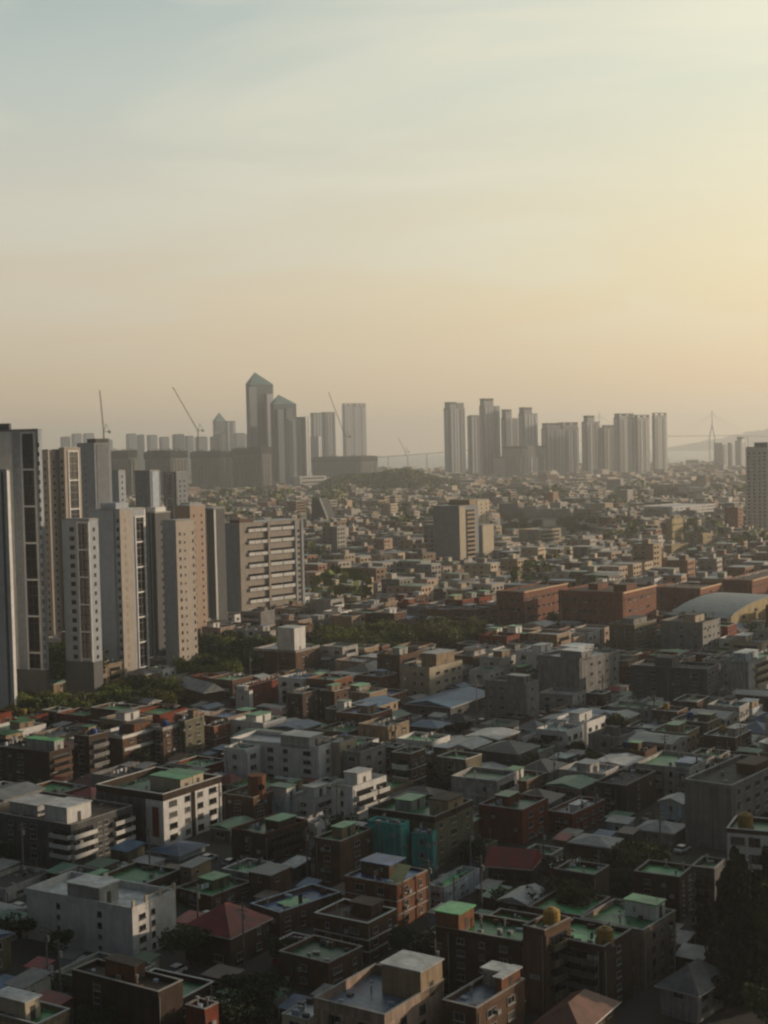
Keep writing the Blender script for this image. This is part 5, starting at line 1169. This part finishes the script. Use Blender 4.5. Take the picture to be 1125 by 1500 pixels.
# ---------------------------------------------------------------- parked cars
def car(colname, rgb):
    t = thing('parked_car', None, 'car'); P = plain_mat('car_paint_' + colname, rgb, .25, .1, .6)
    mb = MB(); pr = [(-2.15, .35), (-2.2, .75), (-1.9, .95), (-1.45, 1.0), (1.0, .95), (2.0, .82), (2.2, .65), (2.2, .35)]
    mb.quad([(x, -.85, z) for x, z in pr]); mb.quad([(x, .85, z) for x, z in pr][::-1])
    for (a, b), (c_, d) in zip(pr, pr[1:] + pr[:1]): mb.quad([(a, .85, b), (c_, .85, d), (c_, -.85, d), (a, -.85, b)])
    mb.obj('body', P, t)
    mb = MB(); lo = [(-1.75, -.8), (.95, -.8), (.95, .8), (-1.75, .8)]; hi = [(-1.25, -.65), (.3, -.65), (.3, .65), (-1.25, .65)]
    for i in range(4): j = (i + 1) % 4; mb.quad([(*lo[i], .97), (*lo[j], .97), (*hi[j], 1.42), (*hi[i], 1.42)])
    mb.obj('window', GLASS, t); mb = MB(); mb.box(-1.28, -.67, 1.42, .33, .67, 1.47); mb.obj('roof', P, t)
    for x in (-1.35, 1.35):
        for y in (-.82, .82): mb = MB(); mb.bar((x, y - .1, .32), (x, y + .1, .32), .32, n=12); mb.obj('wheel', FD, t)
    for y in (-.6, .6): mb = MB(); mb.box(2.12, y - .18, .6, 2.22, y + .18, .74); mb.obj('headlight', FW, t)
    return t
protos = {}; CARS = []
rnd = random.Random(5)
for (px, py, colname, rgb, ang, lab) in [
        (172, 1272, 'white', (.6, .6, .6), .5, 'white car parked right of the white-banded dark block, left one'), (187, 1279, 'white', (.6, .6, .6), .5, 'white car parked right of the white-banded dark block, right one'),
        (204, 1260, 'silver', (.35, .36, .38), .5, 'silver car parked in the yard below the green-roofed white block'), (160, 1290, 'black', (.02, .02, .022), 2.1, 'black car in the yard behind the big plain pale block'),
        (700, 1142, 'white', (.6, .6, .6), -.55, 'white car in the lane above the red-brown brick block'), (848, 1300, 'silver', (.35, .36, .38), 1.0, 'silver car in the lane right of the red sheet roof house'),
        (1000, 1248, 'white', (.6, .6, .6), .9, 'white car parked left of the large plain grey block'), (330, 1432, 'silver', (.35, .36, .38), .6, 'silver car below the red hipped house')]:
    x, y = gp(px, py)
    if not free((x + 1, y - 1), 0, 2, 2, .2): continue
    if colname not in protos: t = car(colname, rgb); protos[colname] = t
    else: t = copy_tree(protos[colname])
    t.location = (x, y, .02); t.rotation_euler = (0, 0, ang); t['label'] = lab; t['group'] = 'cars parked between the houses'; CARS.append(t)
CWORD = {}
rnd = random.Random(15)
for _ in range(5000):                       # more cars wherever a lane is wide enough
    if len(CARS) >= 52: break
    y = 200 + 420 * rnd.random(); x = rnd.uniform(-.27, .27) * y; a = -TH + rnd.choice([0, pi / 2, pi, -pi / 2])
    if not free((x + 2.4, y - 2.2), 0, 4.6, 4.6, 0): continue
    cn, rgb = rnd.choice([('white', 0), ('white', 0), ('silver', 0), ('black', (.02, .02, .022)), ('grey', (.12, .12, .13)), ('blue', (.04, .07, .16)), ('red', (.2, .02, .02))])
    if cn not in protos: t = car(cn, rgb); protos[cn] = t
    else: t = copy_tree(protos[cn])
    take((x + 2.4, y - 2.2), 0, 4.6, 4.6); t.location = (x, y, .02); t.rotation_euler = (0, 0, a); t['group'] = 'cars parked between the houses'; CARS.append(t); CWORD[len(CARS) - 1] = cn
# ---------------------------------------------------------------- utility poles with wires
POLE = wall_mat('pole_concrete', (.22, .21, .2), .9)
def pole_mesh():
    mb = MB(); mb.bar((0, 0, 0), (0, 0, 10.5), .19, n=8, r2=.12); return mb.mesh('pole', [POLE])
PM = pole_mesh(); mb = MB()
for z in (9.2, 9.9): mb.box(-1.1, -.06, z, 1.1, .06, z + .12)
CM = mb.mesh('crossarm', [FD]); mb = MB(); mb.bar((.35, 0, 7.9), (.35, 0, 8.8), .25, n=8); TMh = mb.mesh('transformer', [TRIM])
spots = [(330, 1418, 'utility pole in front of the red hipped house'), (128, 1452, 'utility pole behind the orange-sided brick house'), (604, 1345, 'utility pole right of the blue-roofed orange house'),
         (706, 1340, 'utility pole among the dark trees below the red sheet roof'), (478, 1250, 'utility pole left of the tall-windowed brown house'), (820, 1290, 'utility pole left of the dark garden trees, centre right'),
         (945, 1262, 'utility pole below the white sheet roof house'), (220, 1292, 'utility pole behind the big plain pale block'), (30, 1480, 'utility pole above the bottom left corner villa')]
for px, py, lab in spots:
    x, y = gp(px, py)
    if not free((x + .3, y - .3), 0, .6, .6, .05): 
        for dx in (3, -3, 6, -6, 9, -9):
            if free((x + dx + .3, y - .3), 0, .6, .6, .05): x += dx; break
        else: continue
    t = thing('utility_pole', lab, 'utility pole', (x, y, 0), -TH, 'utility poles between the houses')
    link('pole', PM, t); link('crossarm', CM, t); link('transformer', TMh, t)

POLES = []
for _ in range(3000):
    if len(POLES) >= 46: break
    y = 200 + 420 * rnd.random(); x = rnd.uniform(-.27, .27) * y
    if not free((x + .3, y - .3), 0, .6, .6, .02) or any((x - q[0]) ** 2 + (y - q[1]) ** 2 < 500 for q in POLES): continue
    t = thing('utility_pole', None, 'utility pole', (x, y, 0), -TH + rnd.choice([0, pi / 2]), 'utility poles between the houses')
    link('pole', PM, t); link('crossarm', CM, t); link('transformer', TMh, t); POLES.append((x, y, t))
# ---------------------------------------------------------------- unseen towers added beyond the right edge to cast shade over the lower right
SHADE_TOWERS = [(150, 305, 26, 14, 58), (196, 350, 26, 14, 64), (128, 262, 22, 14, 46), (228, 415, 30, 14, 62), (262, 480, 34, 14, 62), (296, 550, 34, 14, 60)]
for i, (x, y, A, B, h) in enumerate(SHADE_TOWERS):
    t = thing('apartment_tower', ['%s apartment tower standing outside the right edge of the view' % s for s in ('second nearest', 'tall third', 'lowest and nearest', 'fourth', 'fifth', 'farthest')][i], 'apartment tower', (x, y, 0), -TH, 'apartment towers beyond the right edge')
    mb = MB(); mb.box(-A, 0, -.3, 0, B, h); mb.obj('wall', wm('light grey'), t); mb = MB(); mb.box(-A * .6, B * .2, h, -A * .3, B * .8, h + 3); mb.obj('rooftop_room', wm('grey'), t)
    for k in range(int(h / 3)):
        mb = MB()
        for q in range(5): mb.box(-A + 1.5 + q * (A / 5), -.1, k * 3 + 1, -A + 3.5 + q * (A / 5), 0, k * 3 + 2.3)
        mb.obj('window_row', GLASS, t)

# ---------------------------------------------------------------- labels for the many similar things
ORD = ['first', 'second', 'third', 'fourth', 'fifth', 'sixth', 'seventh', 'eighth', 'ninth', 'tenth', 'eleventh', 'twelfth', 'thirteenth', 'fourteenth', 'fifteenth', 'sixteenth', 'seventeenth', 'eighteenth', 'nineteenth', 'twentieth'] + ['twenty-' + w for w in ('first', 'second', 'third', 'fourth', 'fifth', 'sixth', 'seventh', 'eighth', 'ninth')] + ['thirtieth'] + ['thirty-' + w for w in ('first', 'second', 'third', 'fourth', 'fifth', 'sixth', 'seventh', 'eighth', 'ninth')]
def nearest(p, skip=0):
    best = None
    for nm, x, y in REFS:
        d = (x - p[0]) ** 2 + ((y - p[1]) * 1.4) ** 2
        if best is None or d < best[0]: best = (d, nm, x, y)
    d, nm, x, y = best; dx, dy = p[0] - x, p[1] - y
    rel = ('right of' if dx > 0 else 'left of') if abs(dx) > abs(dy) * 1.3 else ('below' if dy > 0 else 'above')
    return rel, nm
def label_all(items):         # items: (obj, base words, projected point)
    groups = {}
    for o, base, p in items:
        rel, nm = nearest(p); groups.setdefault((base, rel, nm), []).append((o, p))
    for (base, rel, nm), L_ in groups.items():
        if len(L_) == 1: L_[0][0]['label'] = '%s, %s the %s' % (base, rel, nm)
        else:
            L_.sort(key=lambda q: q[1][0])
            for i, (o, p) in enumerate(L_):
                w = 'leftmost' if i == 0 else ('rightmost' if i == len(L_) - 1 else ORD[min(i, 38)] + ' from left')
                s_ = '%s, %s %s the %s' % (base, w, rel, nm)
                if len(s_.split()) > 16: s_ = '%s, %s %s %s' % (base, w, rel, nm)
                o['label'] = s_
items = []
for t, desc, (n, room, bal), p in FILL:
    items.append((t, '%s-storey %s' % (NW[n], desc.replace('dark brown brick', 'dark brick').replace(' with ', ', ')), p))
label_all(items)
treew = {('round', 0): 'mid green tree', ('round', 1): 'fresh green tree', ('round', 2): 'dark green tree', ('round', 3): 'yellowish green tree', ('tall', 0): 'green conifer', ('tall', 1): 'light conifer', ('tall', 2): 'dark conifer', ('tall', 3): 'pale conifer'}
label_all([(t, ('tall ' if hg > 10.5 else 'bushy ') + treew[(k, mi)], proj((t.location.x, t.location.y, hg * .6))) for t, k, mi, hg in TREES])
label_all(SHED)
label_all([(CARS[i], 'parked %s car in the lane' % w, proj(CARS[i].location)) for i, w in CWORD.items()])
label_all([(t, 'concrete utility pole between houses', proj((x, y, 8))) for x, y, t in POLES])
label_all([(t, '%s plastic water tank on a roof' % col, p) for t, col, p in TANKOBJ])

# ---------------------------------------------------------------- haze
mb = MB(); mb.box(-4600, -290, -1.6, 4600, 14500, 330)
hm = bpy.data.materials.new('haze_air'); hm.use_nodes = True; t_ = hm.node_tree
for n_ in list(t_.nodes): t_.nodes.remove(n_)
pv = t_.nodes.new('ShaderNodeVolumePrincipled'); pv.inputs['Density'].default_value = .000135; pv.inputs['Color'].default_value = (.94, .95, .95, 1); pv.inputs['Anisotropy'].default_value = .55
mo = t_.nodes.new('ShaderNodeOutputMaterial'); t_.links.new(pv.outputs[0], mo.inputs['Volume'])
tag(mb.obj('haze', hm), 'thin warm evening haze over the whole city', kind='stuff')
